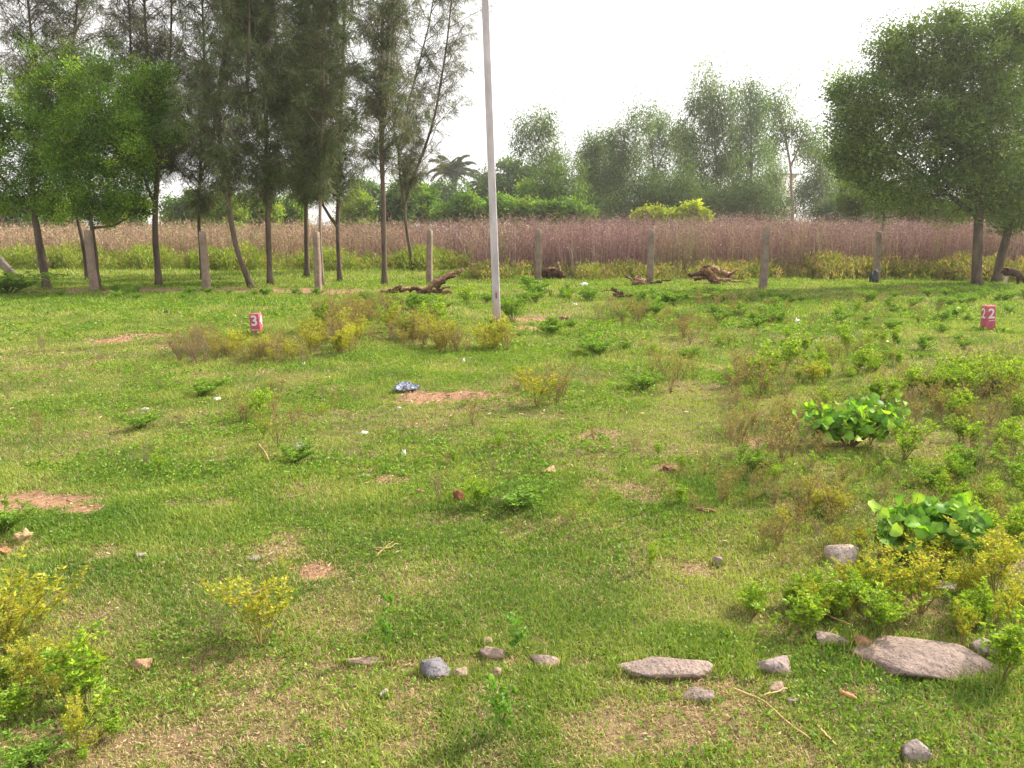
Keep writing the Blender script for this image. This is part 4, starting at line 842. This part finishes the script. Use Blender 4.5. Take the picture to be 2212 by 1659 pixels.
WH = (0.95, 0.93, 0.92); LGp = 'scraps of white litter in the grass'
for (px, py, w_, h_, lb) in [(1260, 618, 24, 10, 'crumpled white plastic lying before the tall grass, between the stump and the roots'), (1722, 696, 17, 15, 'pinkish white crumpled scrap standing in the grass at right'),
        (2063, 671, 32, 7, 'long white scrap left of the plot stone numbered 22'), (312, 880, 20, 8, 'white scrap just above the dark green weed patch at left'), (468, 860, 20, 7, 'pale scrap on the grass right of the dark green patch'),
        (783, 937, 26, 9, 'white scrap in the grass below the grey plastic bag'), (648, 962, 30, 9, 'white and black scrap of plastic at left centre'), (873, 985, 12, 18, 'thin upright white scrap at the centre'),
        (862, 882, 14, 7, 'pale scrap just below the long bare soil patch'), (1645, 679, 14, 4, 'small white scrap below the largest root log'), (1240, 660, 16, 5, 'white scrap right of the light pole'),
        (1912, 737, 22, 5, 'group of tiny white scraps left of the plot stone 22'), (1000, 782, 12, 8, 'white scrap under the right end of the weed thicket'), (657, 790, 12, 10, 'white scrap under the middle of the weed thicket'), (940, 657, 14, 6, 'bluish scrap in green weeds left of the pole')]:
    lump(lb, px, py, w_, h_, px, WH if 'bluish' not in lb else (.6, .8, .9), 'paper_scrap', 'litter', None, 0.7, 0.5, LGp, 2, 0.3)
lump('small black scrap in the grass right of the yellow weeds', 1243, 886, 16, 8, 8, (0.03, 0.03, 0.04), 'black_scrap', 'litter', None, .6)
lump('dark grey bundle leaning against the foot of the faded post', 1888, 611, 25, 34, 9, (0.055, 0.07, 0.075), 'dark_bundle', 'bundle', None, 0.45, 0.8)
# the grey plastic bag: a crumpled sheet
def bag():
    b = G(880, 845); r = empty('plastic_bag', b); tag(r, 'crumpled silvery grey blue plastic bag beside the long bare soil patch', 'plastic bag'); s = mpp(b[1])
    n = 26; U, V_ = np.meshgrid(np.linspace(0, 1, n), np.linspace(0, 1, n)); u = U.ravel(); v_ = V_.ravel()
    for nm, off, col, cr_ in (('film', 0, (0.08, 0.10, 0.17), 1), ('inner_fold', -0.012, (0.05, 0.06, 0.09), .6)):
        x_ = (-23 + 46 * u + 6 * (v_ - .5)) * s * cr_; wd = (0.34 + .12 * (1 - u)) * cr_ * (1 - 0.55 * u)
        y_ = (v_ - .5) * wd + 0.03 - .05 * u; z_ = np.array([mnoise.noise(Vector((a * 3.1, c_ * 2.7, 3.0 + off * 100))) * 0.045 + mnoise.noise(Vector((a * 13, c_ * 11, 1.0))) * 0.022 for a, c_ in zip(u, v_)]) + 0.035 + 0.02 * np.sin(v_ * 3.14) * (1 - u) + off * 3
        cl = np.where((np.array([mnoise.noise(Vector((a * 9, c_ * 9, 7.0))) for a, c_ in zip(u, v_)]) > .12)[:, None], np.array([.25, .28, .38]), np.array(col)); cl = cl if cr_ == 1 else np.tile(col, (len(u), 1))
        i = (np.arange(n - 1)[:, None] * n + np.arange(n - 1)[None]).ravel(); m = MB(); m.add(np.stack([x_, y_, np.maximum(z_, .015)], 1), np.stack([i, i + 1, i + n + 1, i + n], 1), None, cl); o = m.build(nm, BAGM, r, True)
        sm = o.modifiers.new('thickness', 'SOLIDIFY'); sm.thickness = 0.0015
BAGM = rough_mat('plastic_film', (0.8, 0.8, 0.8), (1, 1, 1), 20, 0.2, rough=0.3, usecol=True); bag()

# ------------------------------------------------------------------ weeds
def weed(seed, h=0.4, spread=0.22, nst=7, nb=4, leaf=0.03, nl=10, lcol=None, scol=(0.16, 0.12, 0.05), tipbias=0.6, wr=0.4, up=0.6, r0=0.0035):
    rng = np.random.RandomState(seed); S = MB(); Lf = MB(); C = []; D = []
    for i in range(nst):
        az = rng.rand() * 6.283; rr = spread * (0.15 + 0.85 * rng.rand()); hh = h * (0.6 + 0.45 * rng.rand()); e = np.array([math.cos(az) * rr, math.sin(az) * rr, hh])
        m_ = e * np.array([.35, .35, .5]) + rng.randn(3) * 0.02 * h / .4; P = smooth_path([(0, 0, -0.02), m_, e], 6); tube(S, P, np.linspace(r0, r0 * .5, 6), 4, np.array(scol) * (0.8 + .4 * rng.rand()), cap=False)
        ends = [(P[3], P[5])]
        for j in range(nb):
            k = rng.randint(2, 6); a2 = rng.rand() * 6.283; l2 = h * (0.12 + 0.22 * rng.rand()); d2 = np.array([math.cos(a2) * .7, math.sin(a2) * .7, up + .3 * rng.rand()]); q = P[k] + d2 * l2
            tube(S, [P[k], (P[k] + q) / 2 + rng.randn(3) * .008, q], [r0 * .55, r0 * .45, r0 * .3], 3, np.array(scol) * (0.9 + .4 * rng.rand()), cap=False); ends.append((P[k], q))
        for a, bb in ends:
            u = 1 - (1 - tipbias) * rng.rand(nl) ; C.append(a + (bb - a) * u[:, None] + rng.randn(nl, 3) * leaf * .25); az3 = rng.rand(nl) * 6.283
            D.append(np.stack([np.cos(az3), np.sin(az3), 0.1 + 0.8 * rng.rand(nl)], 1))
    C = np.concatenate(C); D = np.concatenate(D); n = len(C)
    leaves(Lf, C, D, leaf * (0.6 + .8 * rng.rand(n)), leaf * wr, pick(rng, n, lcol, None, .16), rng)
    return S, Lf
YEL = [(0.46, 0.44, 0.04), (0.33, 0.38, 0.04), (0.54, 0.44, 0.06), (0.22, 0.31, 0.03)]
YGR = [(0.25, 0.40, 0.03), (0.36, 0.46, 0.04), (0.15, 0.28, 0.025)]
OLV = [(0.25, 0.25, 0.05), (0.34, 0.27, 0.08), (0.14, 0.19, 0.035), (0.40, 0.35, 0.07), (0.26, 0.16, 0.08)]
BRT = [(0.28, 0.22, 0.09), (0.20, 0.22, 0.06), (0.34, 0.23, 0.12)]
GRN_ = [(0.11, 0.23, 0.025), (0.16, 0.30, 0.035), (0.24, 0.37, 0.05)]
KIND = {
 'yellow': [weed(100 + i, .40, .24, 9, 7, .023, 20, YEL, (.24, .20, .06), .5) for i in range(3)],
 'leafy': [weed(110 + i, .36, .22, 9, 6, .030, 17, YGR, (.20, .20, .06), .55, .45) for i in range(3)],
 'olive': [weed(120 + i, .40, .28, 9, 7, .019, 6, OLV, (.20, .13, .07), .55, r0=.0028) for i in range(3)],
 'twiggy': [weed(130 + i, .42, .26, 8, 7, .017, 4, BRT, (.20, .14, .10), .55, up=.8, r0=.0026) for i in range(3)],
 'green': [weed(140 + i, .22, .26, 16, 6, .027, 14, GRN_, (.10, .13, .04), .75, .38, .45) for i in range(3)],
 'seedling': [weed(150 + i, .34, .12, 4, 5, .045, 9, [(0.12, 0.27, 0.03), (0.17, 0.32, 0.05)], (.16, .18, .06), .6, .5) for i in range(2)],
}
MESH = {k: [(S.mesh('stems', STEM), L.mesh('leaves', LEAF)) for S, L in v] for k, v in KIND.items()}
KH = {'yellow': .40, 'leafy': .36, 'olive': .40, 'twiggy': .42, 'green': .22, 'seedling': .34}
KNAME = {'yellow': 'yellow_weed', 'leafy': 'leafy_weed', 'olive': 'olive_weed', 'twiggy': 'dry_weed', 'green': 'green_weed', 'seedling': 'seedling'}
KGR = {'yellow': 'yellow flowering weeds', 'leafy': 'light green leafy weeds', 'olive': 'olive coloured weeds', 'twiggy': 'dry twiggy weeds', 'green': 'low dark green weeds', 'seedling': 'young seedlings'}
def plant(kind, px, py, hpx, wide, label, var=None):
    rr = random.Random(int(px * 7 + py)); b = G(px, py); sS, sL = MESH[kind][rr.randrange(len(MESH[kind])) if var is None else var]
    s = hpx * mpp(b[1]) / KH[kind] / 0.95
    r = empty(KNAME[kind], b, rr.random() * 6.28); r.scale = (s * wide, s * wide, s); tag(r, label, 'weed' if kind != 'seedling' else 'seedling', KGR[kind])
    for nm, me in (('stems', sS), ('leaves', sL)):
        o = bpy.data.objects.new(nm, me); COL.objects.link(o); o.parent = r
P_ = [
 ('yellow', 565, 1395, 160, 1.1, 'bushy bright yellow weed left of the centre bottom'),
 ('twiggy', 480, 1385, 95, 1.1, 'dry brown twiggy weed just left of the bushy bright yellow one'),
 ('leafy', 195, 1540, 150, 1.3, 'large light green leafy weed at lower left in front of the orange stone'),
 ('yellow', 20, 1420, 200, 1.1, 'tall orange yellow weed touching the left edge'),
 ('yellow', 85, 1480, 120, 1.2, 'yellow topped weed between the left edge and the large leafy weed'),
 ('leafy', 30, 1560, 90, 1.3, 'low leafy weed in the bottom left corner above the edge'),
 ('yellow', 165, 1625, 140, .7, 'thin tall yellow stemmed weed at the bottom left'),
 ('leafy', 250, 1590, 60, 1.2, 'small yellowish weed right of the thin tall one at the bottom left'),
 ('green', 60, 1650, 70, 1.4, 'broad leaved green weed cut by the bottom left corner'),
 ('green', 10, 1150, 60, 1.2, 'bright green weed above the mud pile at the left edge'),
 ('green', 300, 918, 30, 1.6, 'dark green flat weed patch below a white scrap at left'),
 ('leafy', 345, 1020, 42, .7, 'small bright yellow green tuft left of centre'),
 ('twiggy', 315, 1005, 60, .9, 'sparse weed with bent stems behind the small bright tuft'),
 ('olive', 80, 945, 70, .7, 'dark stemmed weed standing alone near the left edge'),
 ('twiggy', 95, 765, 55, .8, 'thin pale weed alone on the sunlit grass at left'),
 ('twiggy', 15, 860, 40, 1.0, 'small dry weed at the left edge of the meadow'),
 ('green', 430, 850, 30, 1.8, 'bright green weed patch left of the dark bushy sprig'),
 ('olive', 590, 845, 28, 1.2, 'small dark sprig in the grass under the weed thicket'),
 ('olive', 600, 965, 85, 1.0, 'straggly olive weed with yellow tips left of centre'),
 ('yellow', 695, 895, 22, .9, 'tiny yellow weed right of the straggly olive one'),
 ('green', 630, 1000, 40, 1.2, 'small leafy weed at the foot of the straggly olive one'),
 ('olive', 1020, 920, 70, .8, 'orange tipped weed on the lower edge of the long bare soil patch'),
 ('twiggy', 950, 1085, 85, .8, 'dark thin stemmed weed left of the upright clod'),
 ('leafy', 1030, 1095, 65, 1.2, 'spreading weed right of the upright clod'),
 ('green', 1110, 1095, 40, 2.0, 'bright green grass like clump at the centre'),
 ('yellow', 1160, 885, 75, 1.1, 'pale yellow weed in the middle, right of the long bare soil patch'),
 ('olive', 1205, 880, 78, .9, 'tall olive weed touching the pale yellow one in the middle'),
 ('twiggy', 1275, 860, 60, .9, 'dry brown weed right of the pair in the middle'),
 ('green', 1390, 845, 34, 1.4, 'dark green tuft left of the reddish weed right of centre'),
 ('olive', 1448, 850, 78, .7, 'reddish tall weed right of the dark green tuft'),
 ('olive', 1345, 700, 46, 1.2, 'rusty weed in the grass below the branch pile'),
 ('twiggy', 1540, 770, 26, .9, 'little reddish weed alone in the grass right of centre'),
 ('olive', 1475, 730, 44, 1.1, 'sparse weed with small yellow flowers right of the rusty one'),
 ('green', 1300, 765, 30, 2.2, 'wide low green weed patch in the middle distance'),
 ('green', 1190, 722, 28, 1.6, 'green weed just below the bare soil right of the pole'),
 ('green', 1108, 694, 50, .7, 'slim green bush close to the right side of the pole'),
 ('green', 905, 680, 34, 1.6, 'bright green bush in front of the big fallen log'),
 ('leafy', 1010, 660, 36, 1.4, 'light green bush between the log and the pole'),
 ('green', 1150, 640, 34, 1.3, 'green weeds around the small dark log'),
 ('green', 1275, 655, 28, 1.0, 'green bush left of the dark branch pile'),
 ('green', 1455, 655, 26, 2.2, 'bright green sprawling bush right of the root tangle'),
 ('green', 1570, 652, 24, 2.2, 'bright green sprawling bush in front of the largest root log'),
 ('olive', 1262, 602, 28, 1.6, 'yellowish weeds right of the stump'),
 ('olive', 1640, 860, 90, 1.2, 'wide reddish weed with yellow tips at right centre'),
 ('twiggy', 1690, 850, 60, 1.2, 'brown twiggy weed beside the wide reddish one'),
 ('yellow', 1760, 830, 50, 1.3, 'yellow green weed behind the broad leaved shrub'),
 ('leafy', 1850, 810, 50, 1.3, 'light green weed further behind the broad leaved shrub'),
 ('twiggy', 1600, 990, 90, 1.0, 'thin reddish weed left of the upper broad leaved shrub'),
 ('olive', 1690, 1010, 110, 1.0, 'tall dark stemmed weed close to the left of the upper broad leaved shrub'),
 ('green', 1620, 1030, 50, 1.0, 'dark green grass tuft under the thin reddish weed'),
 ('leafy', 1950, 1000, 80, 1.1, 'yellow green weed at the right foot of the upper broad leaved shrub'),
 ('olive', 1560, 1090, 75, .9, 'sparse weed above the small brown stick'),
 ('olive', 1740, 1110, 90, 1.2, 'yellow tipped weed between the two broad leaved shrubs'),
 ('olive', 1680, 1180, 80, 1.2, 'orange brown weed left of the lower broad leaved shrub'),
 ('twiggy', 1780, 1190, 80, 1.0, 'dry stems beside the left of the lower broad leaved shrub'),
 ('twiggy', 2110, 1040, 110, .6, 'tall dry spike near the right edge'),
 ('leafy', 1340 + 60, 1240, 55, .6, 'tiny pale seedling alone in the open grass right of centre'),
 ('yellow', 1990, 1330, 140, 1.1, 'golden weed between the lower broad leaved shrub and the slab'),
 ('yellow', 1885, 1290, 120, .9, 'golden weed directly below the lower broad leaved shrub'),
 ('yellow', 2150, 1290, 150, 1.1, 'orange yellow weed near the right edge'),
 ('leafy', 1900, 1370, 110, 1.2, 'light green weed behind the left tip of the slab'),
 ('leafy', 1700, 1370, 90, 1.3, 'yellow green weed above the notched grey stone'),
 ('leafy', 1630, 1330, 70, 1.0, 'pale leaved weed at the left end of the lower right weeds'),
 ('leafy', 2160, 1480, 150, 1.1, 'bright yellow green weed overhanging the right end of the slab'),
 ('yellow', 2080, 1400, 90, .7, 'small yellow weed in front of the slab top'),
 ('leafy', 1790, 1330, 90, 1.2, 'leafy weed behind the flat buried pinkish stone'),
 ('seedling', 1110, 1425, 85, 1.0, 'young leafy seedling behind the row of stones'),
 ('seedling', 1080, 1600, 130, .9, 'green seedling with upright leaves in front of the row of stones'),
 ('seedling', 840, 1420, 120, .5, 'pale thin seedling left of the dark angular stone'),
 ('yellow', 2195, 1400, 180, .9, 'tall yellow weed on the right edge beside the slab'),
 ('green', 20, 634, 40, 2.4, 'dark green shrub at the foot of the broken leaning post'),
]
for a in P_: plant(*a)

# thickets too dense to count
THIN = {201: 0.95, 202: 0.85, 203: 0.8, 205: 0.7}
def thicket(name, label, cat, spots, seed, mats=True):
    """spots: (px, py, rx, ry, count, height_px, {kind: weight})"""
    rng = np.random.RandomState(seed); S = MB(); L = MB()
    for (px, py, rx, ry, n, hpx, kinds) in spots:
        ks = list(kinds); w_ = np.array([kinds[k] for k in ks], float); w_ /= w_.sum()
        for _ in range(n):
            if rng.rand() > THIN.get(seed, 1.0): continue
            a = rng.rand() * 6.283; r_ = math.sqrt(rng.rand()); x_ = px + math.cos(a) * r_ * rx; y_ = py + math.sin(a) * r_ * ry; b = G(x_, y_)
            k = ks[rng.choice(len(ks), p=w_)]; T = KIND[k][rng.randint(len(KIND[k]))]; s = hpx * mpp(b[1]) / KH[k] * (0.6 + .55 * rng.rand()); an = rng.rand() * 6.283
            M = np.array([[math.cos(an), -math.sin(an), 0], [math.sin(an), math.cos(an), 0], [0, 0, 1.0]]) * s
            S.merge(T[0], M, b); L.merge(T[1], M, b, 0.9 + .25 * rng.rand())
    r = empty(name); tag(r, label, cat, kind='stuff'); S.build('stems', STEM, r); L.build('leaves', LEAF, r)
thicket('weed_thicket', 'dense band of yellow, olive and brown weeds left of the pole, in front of the plot stone numbered 3', 'weeds',
        [(430, 772, 45, 18, 18, 62, {'twiggy': 3, 'olive': 1}), (520, 772, 60, 18, 24, 44, {'olive': 2, 'yellow': 1}), (610, 776, 75, 18, 26, 46, {'olive': 2, 'twiggy': 2, 'yellow': 1}), (720, 750, 80, 22, 34, 50, {'olive': 3, 'yellow': 2, 'twiggy': 1}),
         (820, 718, 120, 34, 62, 50, {'olive': 5, 'yellow': 1, 'leafy': 1, 'twiggy': 2}), (790, 685, 120, 20, 34, 40, {'olive': 3, 'twiggy': 1}), (910, 738, 80, 20, 26, 48, {'olive': 2, 'yellow': 1}), (975, 762, 40, 12, 12, 58, {'yellow': 1, 'olive': 2}), (1065, 755, 38, 8, 9, 55, {'olive': 2, 'yellow': 1})], 201)
thicket('weed_thicket', 'dense mixed weeds crowding the slope at the right edge below the plot stone numbered 22', 'weeds',
        [(2080, 840, 90, 30, 34, 56, {'leafy': 3, 'olive': 2}), (2180, 860, 70, 60, 30, 70, {'twiggy': 2, 'olive': 2, 'leafy': 1}), (1960, 860, 90, 35, 26, 52, {'leafy': 1, 'olive': 2}), (2060, 910, 110, 30, 26, 54, {'twiggy': 2, 'olive': 2, 'leafy': 1}), (1760, 800, 170, 30, 34, 34, {'leafy': 2, 'olive': 1}),
         (2150, 980, 80, 50, 24, 58, {'twiggy': 2, 'leafy': 1}), (1690, 960, 120, 70, 30, 56, {'twiggy': 2, 'olive': 2}), (1920, 920, 250, 60, 60, 50, {'olive': 4, 'twiggy': 3, 'leafy': 1}), (1660, 900, 120, 60, 26, 52, {'olive': 3, 'twiggy': 2}), (1870, 1080, 260, 70, 52, 52, {'olive': 4, 'leafy': 1, 'twiggy': 3}), (2130, 1170, 80, 60, 18, 60, {'leafy': 1, 'olive': 1}), (1640, 1090, 110, 60, 20, 50, {'olive': 2, 'twiggy': 1}), (2120, 1060, 110, 60, 26, 46, {'green': 1, 'leafy': 1})], 202)
thicket('weed_thicket', 'dense golden and light green weeds behind the slab at lower right', 'weeds',
        [(1850, 1310, 130, 50, 24, 74, {'leafy': 3, 'yellow': 1}), (2070, 1260, 140, 60, 24, 80, {'yellow': 3, 'leafy': 1, 'olive': 1}), (1720, 1330, 100, 35, 18, 60, {'leafy': 3}), (1750, 1160, 120, 80, 34, 60, {'olive': 3, 'yellow': 1}), (2110, 1360, 60, 20, 8, 80, {'leafy': 2, 'yellow': 1})], 203)
thicket('weed_thicket', 'golden and light green weeds crowding the bottom left corner and the left edge', 'weeds',
        [(30, 1370, 60, 60, 8, 100, {'yellow': 1}), (50, 1500, 80, 60, 7, 75, {'yellow': 2, 'leafy': 1}), (120, 1600, 120, 50, 6, 50, {'leafy': 3, 'yellow': 1}), (190, 1460, 60, 30, 5, 75, {'leafy': 1, 'yellow': 1})], 205)
thicket('scattered_weeds', 'thin scattering of small weeds through the right half of the meadow', 'weeds',
        [(1340, 690, 60, 22, 12, 42, {'olive': 2, 'twiggy': 1}), (1470, 720, 70, 25, 12, 40, {'olive': 2, 'twiggy': 1}), (1580, 660, 90, 20, 16, 34, {'olive': 1, 'twiggy': 1}), (1650, 830, 90, 35, 18, 60, {'olive': 2, 'leafy': 1, 'twiggy': 1}), (1850, 770, 120, 40, 22, 40, {'olive': 1, 'leafy': 1}), (1170, 855, 70, 28, 9, 62, {'olive': 3, 'leafy': 1}), (600, 925, 80, 40, 8, 55, {'olive': 3, 'leafy': 1}), (1440, 820, 60, 30, 6, 55, {'olive': 2, 'twiggy': 1}), (1500, 690, 200, 30, 34, 30, {'olive': 4, 'green': 1, 'twiggy': 2}), (1800, 690, 250, 30, 38, 26, {'olive': 4, 'green': 1, 'leafy': 1}), (2050, 720, 200, 60, 20, 20, {'green': 2, 'leafy': 1}), (1700, 760, 300, 30, 26, 26, {'green': 1, 'olive': 3, 'leafy': 1}), (1250, 740, 140, 40, 14, 15, {'green': 1, 'olive': 1}), (1560, 650, 180, 8, 18, 13, {'green': 1}),
         (1150, 650, 120, 14, 20, 22, {'green': 2, 'leafy': 1}), (2050, 650, 180, 16, 26, 21, {'green': 2, 'olive': 1}), (350, 640, 350, 8, 26, 14, {'green': 1}), (850, 662, 130, 10, 22, 20, {'green': 2, 'olive': 1}), (1600, 1050, 200, 80, 24, 40, {'olive': 2, 'twiggy': 1, 'leafy': 1}), (650, 900, 300, 60, 16, 30, {'olive': 2, 'twiggy': 2}), (250, 820, 250, 60, 14, 26, {'twiggy': 2, 'olive': 1}), (1250, 1080, 260, 90, 14, 36, {'twiggy': 2, 'olive': 1}), (1150, 1000, 300, 60, 12, 30, {'olive': 1, 'leafy': 1})], 204)

# broad leaved shrubs with big round leaves
def round_shrub(label, px, py, hpx, wpx, seed, n=60, lean=0.0):
    rng = np.random.RandomState(seed); b = G(px, py); s = mpp(b[1]); H = hpx * s * 1.15; W_ = wpx * s / 2; r = empty('broadleaf_shrub', b); tag(r, label, 'shrub', 'shrubs with big round leaves'); S = MB(); L = MB(); 
    tips = []
    for i in range(11):
        az = i * 2.4 + rng.rand() * .5; rr = W_ * (0.35 + .65 * rng.rand()); e = np.array([math.cos(az) * rr, math.sin(az) * rr * .7, H * (0.62 + .3 * rng.rand())]); m_ = e * [.45, .45, .4]
        P = smooth_path([(0, 0, -.02), m_, e], 7); tube(S, P, np.linspace(.008, .004, 7), 6, (0.16, 0.10, 0.06), cap=False); tips += [P[6], P[5], P[4], P[6] + rng.randn(3) * .03]
    tips = np.array(tips)
    for i in range(n):
        t = tips[rng.randint(len(tips))] + rng.randn(3) * [W_ * .2, W_ * .17, H * .10]; t[2] = max(t[2] - H * .25 * rng.rand() ** 3, H * .3); az = rng.rand() * 6.283; R = 0.022 + .020 * rng.rand()
        nz = nrm(np.array([rng.randn() * .75, rng.randn() * .7 - .45, .8])); f = np.array([math.cos(az), math.sin(az), 0]); f = nrm(f - nz * f.dot(nz)); sd_ = np.cross(nz, f)
        a = np.linspace(0, 2 * math.pi, 13)[:-1]; rad = R * (1 + 0.22 * np.cos(a) - 0.28 * np.exp(-((a - math.pi) / .45) ** 2)); rad = rad * (1 + .10 * rng.randn(12)); lob = np.stack([np.cos(a), np.sin(a)], 1) * rad[:, None]
        cup = 0.35 * (np.abs(lob[:, 1]) / R) ** 1.5 * R - 0.25 * np.maximum(lob[:, 0], 0) ** 2 / R
        V = t + f * lob[:, :1] + sd_ * lob[:, 1:2] + nz * cup[:, None]; V = np.vstack([V, t]); tri = [[12, j, (j + 1) % 12] for j in range(12)]
        cl = np.array([(0.17, 0.34, 0.03), (0.09, 0.21, 0.025), (0.28, 0.44, 0.05)][rng.choice(3, p=[.45, .3, .25])]) * (0.85 + .3 * rng.rand()); cv = np.tile(cl, (13, 1)) * (0.8 + .3 * rng.rand(13, 1)); cv[12] = cl * 1.35; cv[0] = cl * 1.25; L.add(V, None, tri, cv)
        near = tips[np.argmin(np.linalg.norm(tips - t, axis=1))]; tube(S, [near, t - nz * .002], [.002, .0015], 3, (0.16, 0.2, 0.06), cap=False)
    S.build('stems', STEM, r); L.build('leaves', LEAF, r, True)
round_shrub('upper shrub with big round bright green leaves on reddish stems', 1836, 968, 92, 190, 301, 330)
round_shrub('lower shrub with big round dark and bright green leaves behind the golden weeds', 1990, 1205, 120, 230, 302, 420)

# tufts of grass left standing round the feet of stones, posts and trunks
rng = np.random.RandomState(77); g = MB()
for (fx, fy, a_, b_, L0) in FEET + [(*G(px, py)[:2], w_, w_, 0.10) for px, py, w_ in ((1074, 697, .09), (553, 726, .10), (2139, 717, .10), (204, 628, .16), (447, 629, .14), (688, 631, .12), (928, 616, .12), (1163, 608, .12), (1404, 614, .12), (1648, 624, .14), (1892, 610, .12), (102, 622, .18), (214, 626, .12),
        (343, 618, .16), (547, 623, .12), (584, 618, .12), (663, 598, .14), (735, 609, .12), (831, 616, .12), (893, 584, .10), (2110, 620, .22), (2152, 612, .2), (1196, 600, .4), (1385, 618, .5), (1545, 616, .8), (925, 634, .9))]:
    n = int(90 + 900 * (a_ + b_)) if fy < 8 else 160; an = rng.rand(n) * 6.283; k = 0.92 + 0.22 * rng.rand(n); x = fx + np.cos(an) * a_ * k; y = fy + np.sin(an) * (b_ if fy < 8 else min(b_, .2)) * k
    lum = rng.rand(n); c = pick(rng, n, LIT[:5], [.35, .3, .15, .12, .08]); L = L0 * (0.5 + .9 * rng.rand(n)) * np.clip(N3.f(x * 6, y * 6 + 50, 2) * 1.8, .3, 1.3); D = np.stack([rng.randn(n) * .45, rng.randn(n) * .45, np.ones(n)], 1)
    leaves(g, np.stack([x, y, gz(x, y) - .004], 1), D, L, 0.0035 if fy < 8 else 0.016, c, rng, .1)
tag(g.build('grass_tufts', GRASS), 'longer grass standing round the feet of the stones, posts and trunks', 'grass', kind='stuff')

# ------------------------------------------------------------------ the grazing goat
def skin_body(name, nodes, edges, mat, parent, sub=2):
    """nodes: (x,y,z,r)"""
    me = bpy.data.meshes.new(name); me.from_pydata([n[:3] for n in nodes], edges, []); me.update(); o = bpy.data.objects.new(name, me); COL.objects.link(o)
    sk = o.modifiers.new('skin', 'SKIN'); sk.use_smooth_shade = True; ss = o.modifiers.new('sub', 'SUBSURF'); ss.levels = sub; ss.render_levels = sub
    for i, n in enumerate(nodes):
        me.skin_vertices[0].data[i].radius = (n[3], n[3]); me.skin_vertices[0].data[i].use_root = (i == 0)
    bpy.context.view_layer.update(); m2 = bpy.data.meshes.new_from_object(o.evaluated_get(bpy.context.evaluated_depsgraph_get())); bpy.data.objects.remove(o)
    v = np.empty(len(m2.vertices) * 3, np.float32); m2.vertices.foreach_get('co', v); v = v.reshape(-1, 3)
    brown = np.array([0.062, 0.032, 0.022]); cream = np.array([0.62, 0.54, 0.42])
    legs = (v[:, 2] < 0.30) & (v[:, 0] < 0.16) & (v[:, 0] > -0.2); c = np.where(legs[:, None], cream, brown)
    a_ = m2.attributes.new('col', 'FLOAT_COLOR', 'POINT'); a_.data.foreach_set('color', np.hstack([c, np.ones((len(c), 1))]).astype(np.float32).ravel())
    m2.materials.clear(); m2.materials.append(mat); m2.polygons.foreach_set('use_smooth', np.ones(len(m2.polygons), bool))
    o = bpy.data.objects.new(name, m2); COL.objects.link(o); o.parent = parent; return o
gb = G(2170, 619); gr = empty('goat', gb, 0.0); tag(gr, 'dark brown goat with cream hind legs grazing beside the leaning pale trunk', 'goat')
nodes = [(0.02, 0, .43, .115), (-.06, 0, .42, .10), (0.16, 0, .42, .125), (0.30, 0, .39, .115), (0.40, 0, .37, .09), (0.47, 0, .30, .06), (0.52, 0, .22, .05), (0.56, 0, .14, .045), (0.62, 0, .08, .028),
         (-.03, -.07, .33, .06), (-.05, -.08, .20, .028), (-.07, -.08, .17, .022), (-.05, -.08, .02, .018), (-.03, -.08, .0, .022),
         (0.09, .07, .33, .06), (0.11, .08, .20, .028), (0.09, .08, .17, .022), (0.11, .08, .02, .018), (0.13, .08, 0, .022),
         (0.36, -.07, .28, .04), (0.36, -.08, .15, .024), (0.36, -.08, .02, .018), (0.38, -.08, 0, .022), (0.40, .07, .28, .04), (0.42, .08, .15, .024), (0.42, .08, .02, .018), (0.44, .08, 0, .022), (-.13, 0, .44, .03), (-.17, 0, .37, .016)]
edges = [(0, 1), (0, 2), (2, 3), (3, 4), (4, 5), (5, 6), (6, 7), (7, 8), (1, 9), (9, 10), (10, 11), (11, 12), (12, 13), (0, 14), (14, 15), (15, 16), (16, 17), (17, 18), (3, 19), (19, 20), (20, 21), (21, 22), (4, 23), (23, 24), (24, 25), (25, 26), (1, 27), (27, 28)]
skin_body('body', nodes, edges, FUR, gr)
for sy in (-1, 1):
    m = MB(); leaves(m, np.array([[0.53, sy * .04, .19]]), np.array([[-.1, sy * 1.0, -.25]]), .10, .045, (0.06, .032, .022), np.random.RandomState(3)); e = m.build('ear', FUR, gr); e.modifiers.new('thickness', 'SOLIDIFY').thickness = .006
    m = MB(); tube(m, [(0.51, sy * .02, .23), (.48, sy * .03, .28), (.43, sy * .035, .29)], [.010, .007, .003], 6, (.10, .09, .08)); m.build('horn', FUR, gr, True)

# ------------------------------------------------------------------ air
m, t = mat_new('hazy_air'); v = t.nodes.new('ShaderNodeVolumePrincipled'); v.inputs['Color'].default_value = (0.98, 0.97, 0.95, 1); v.inputs['Density'].default_value = 0.0008; v.inputs['Anisotropy'].default_value = 0.55
o = t.nodes.new('ShaderNodeOutputMaterial'); t.links.new(v.outputs[0], o.inputs['Volume'])
hz = MB(); box(hz, (-1700, -70, -1.5), (1700, 2100, 19.0)); ho = hz.build('haze', m); tag(ho, kind='stuff')
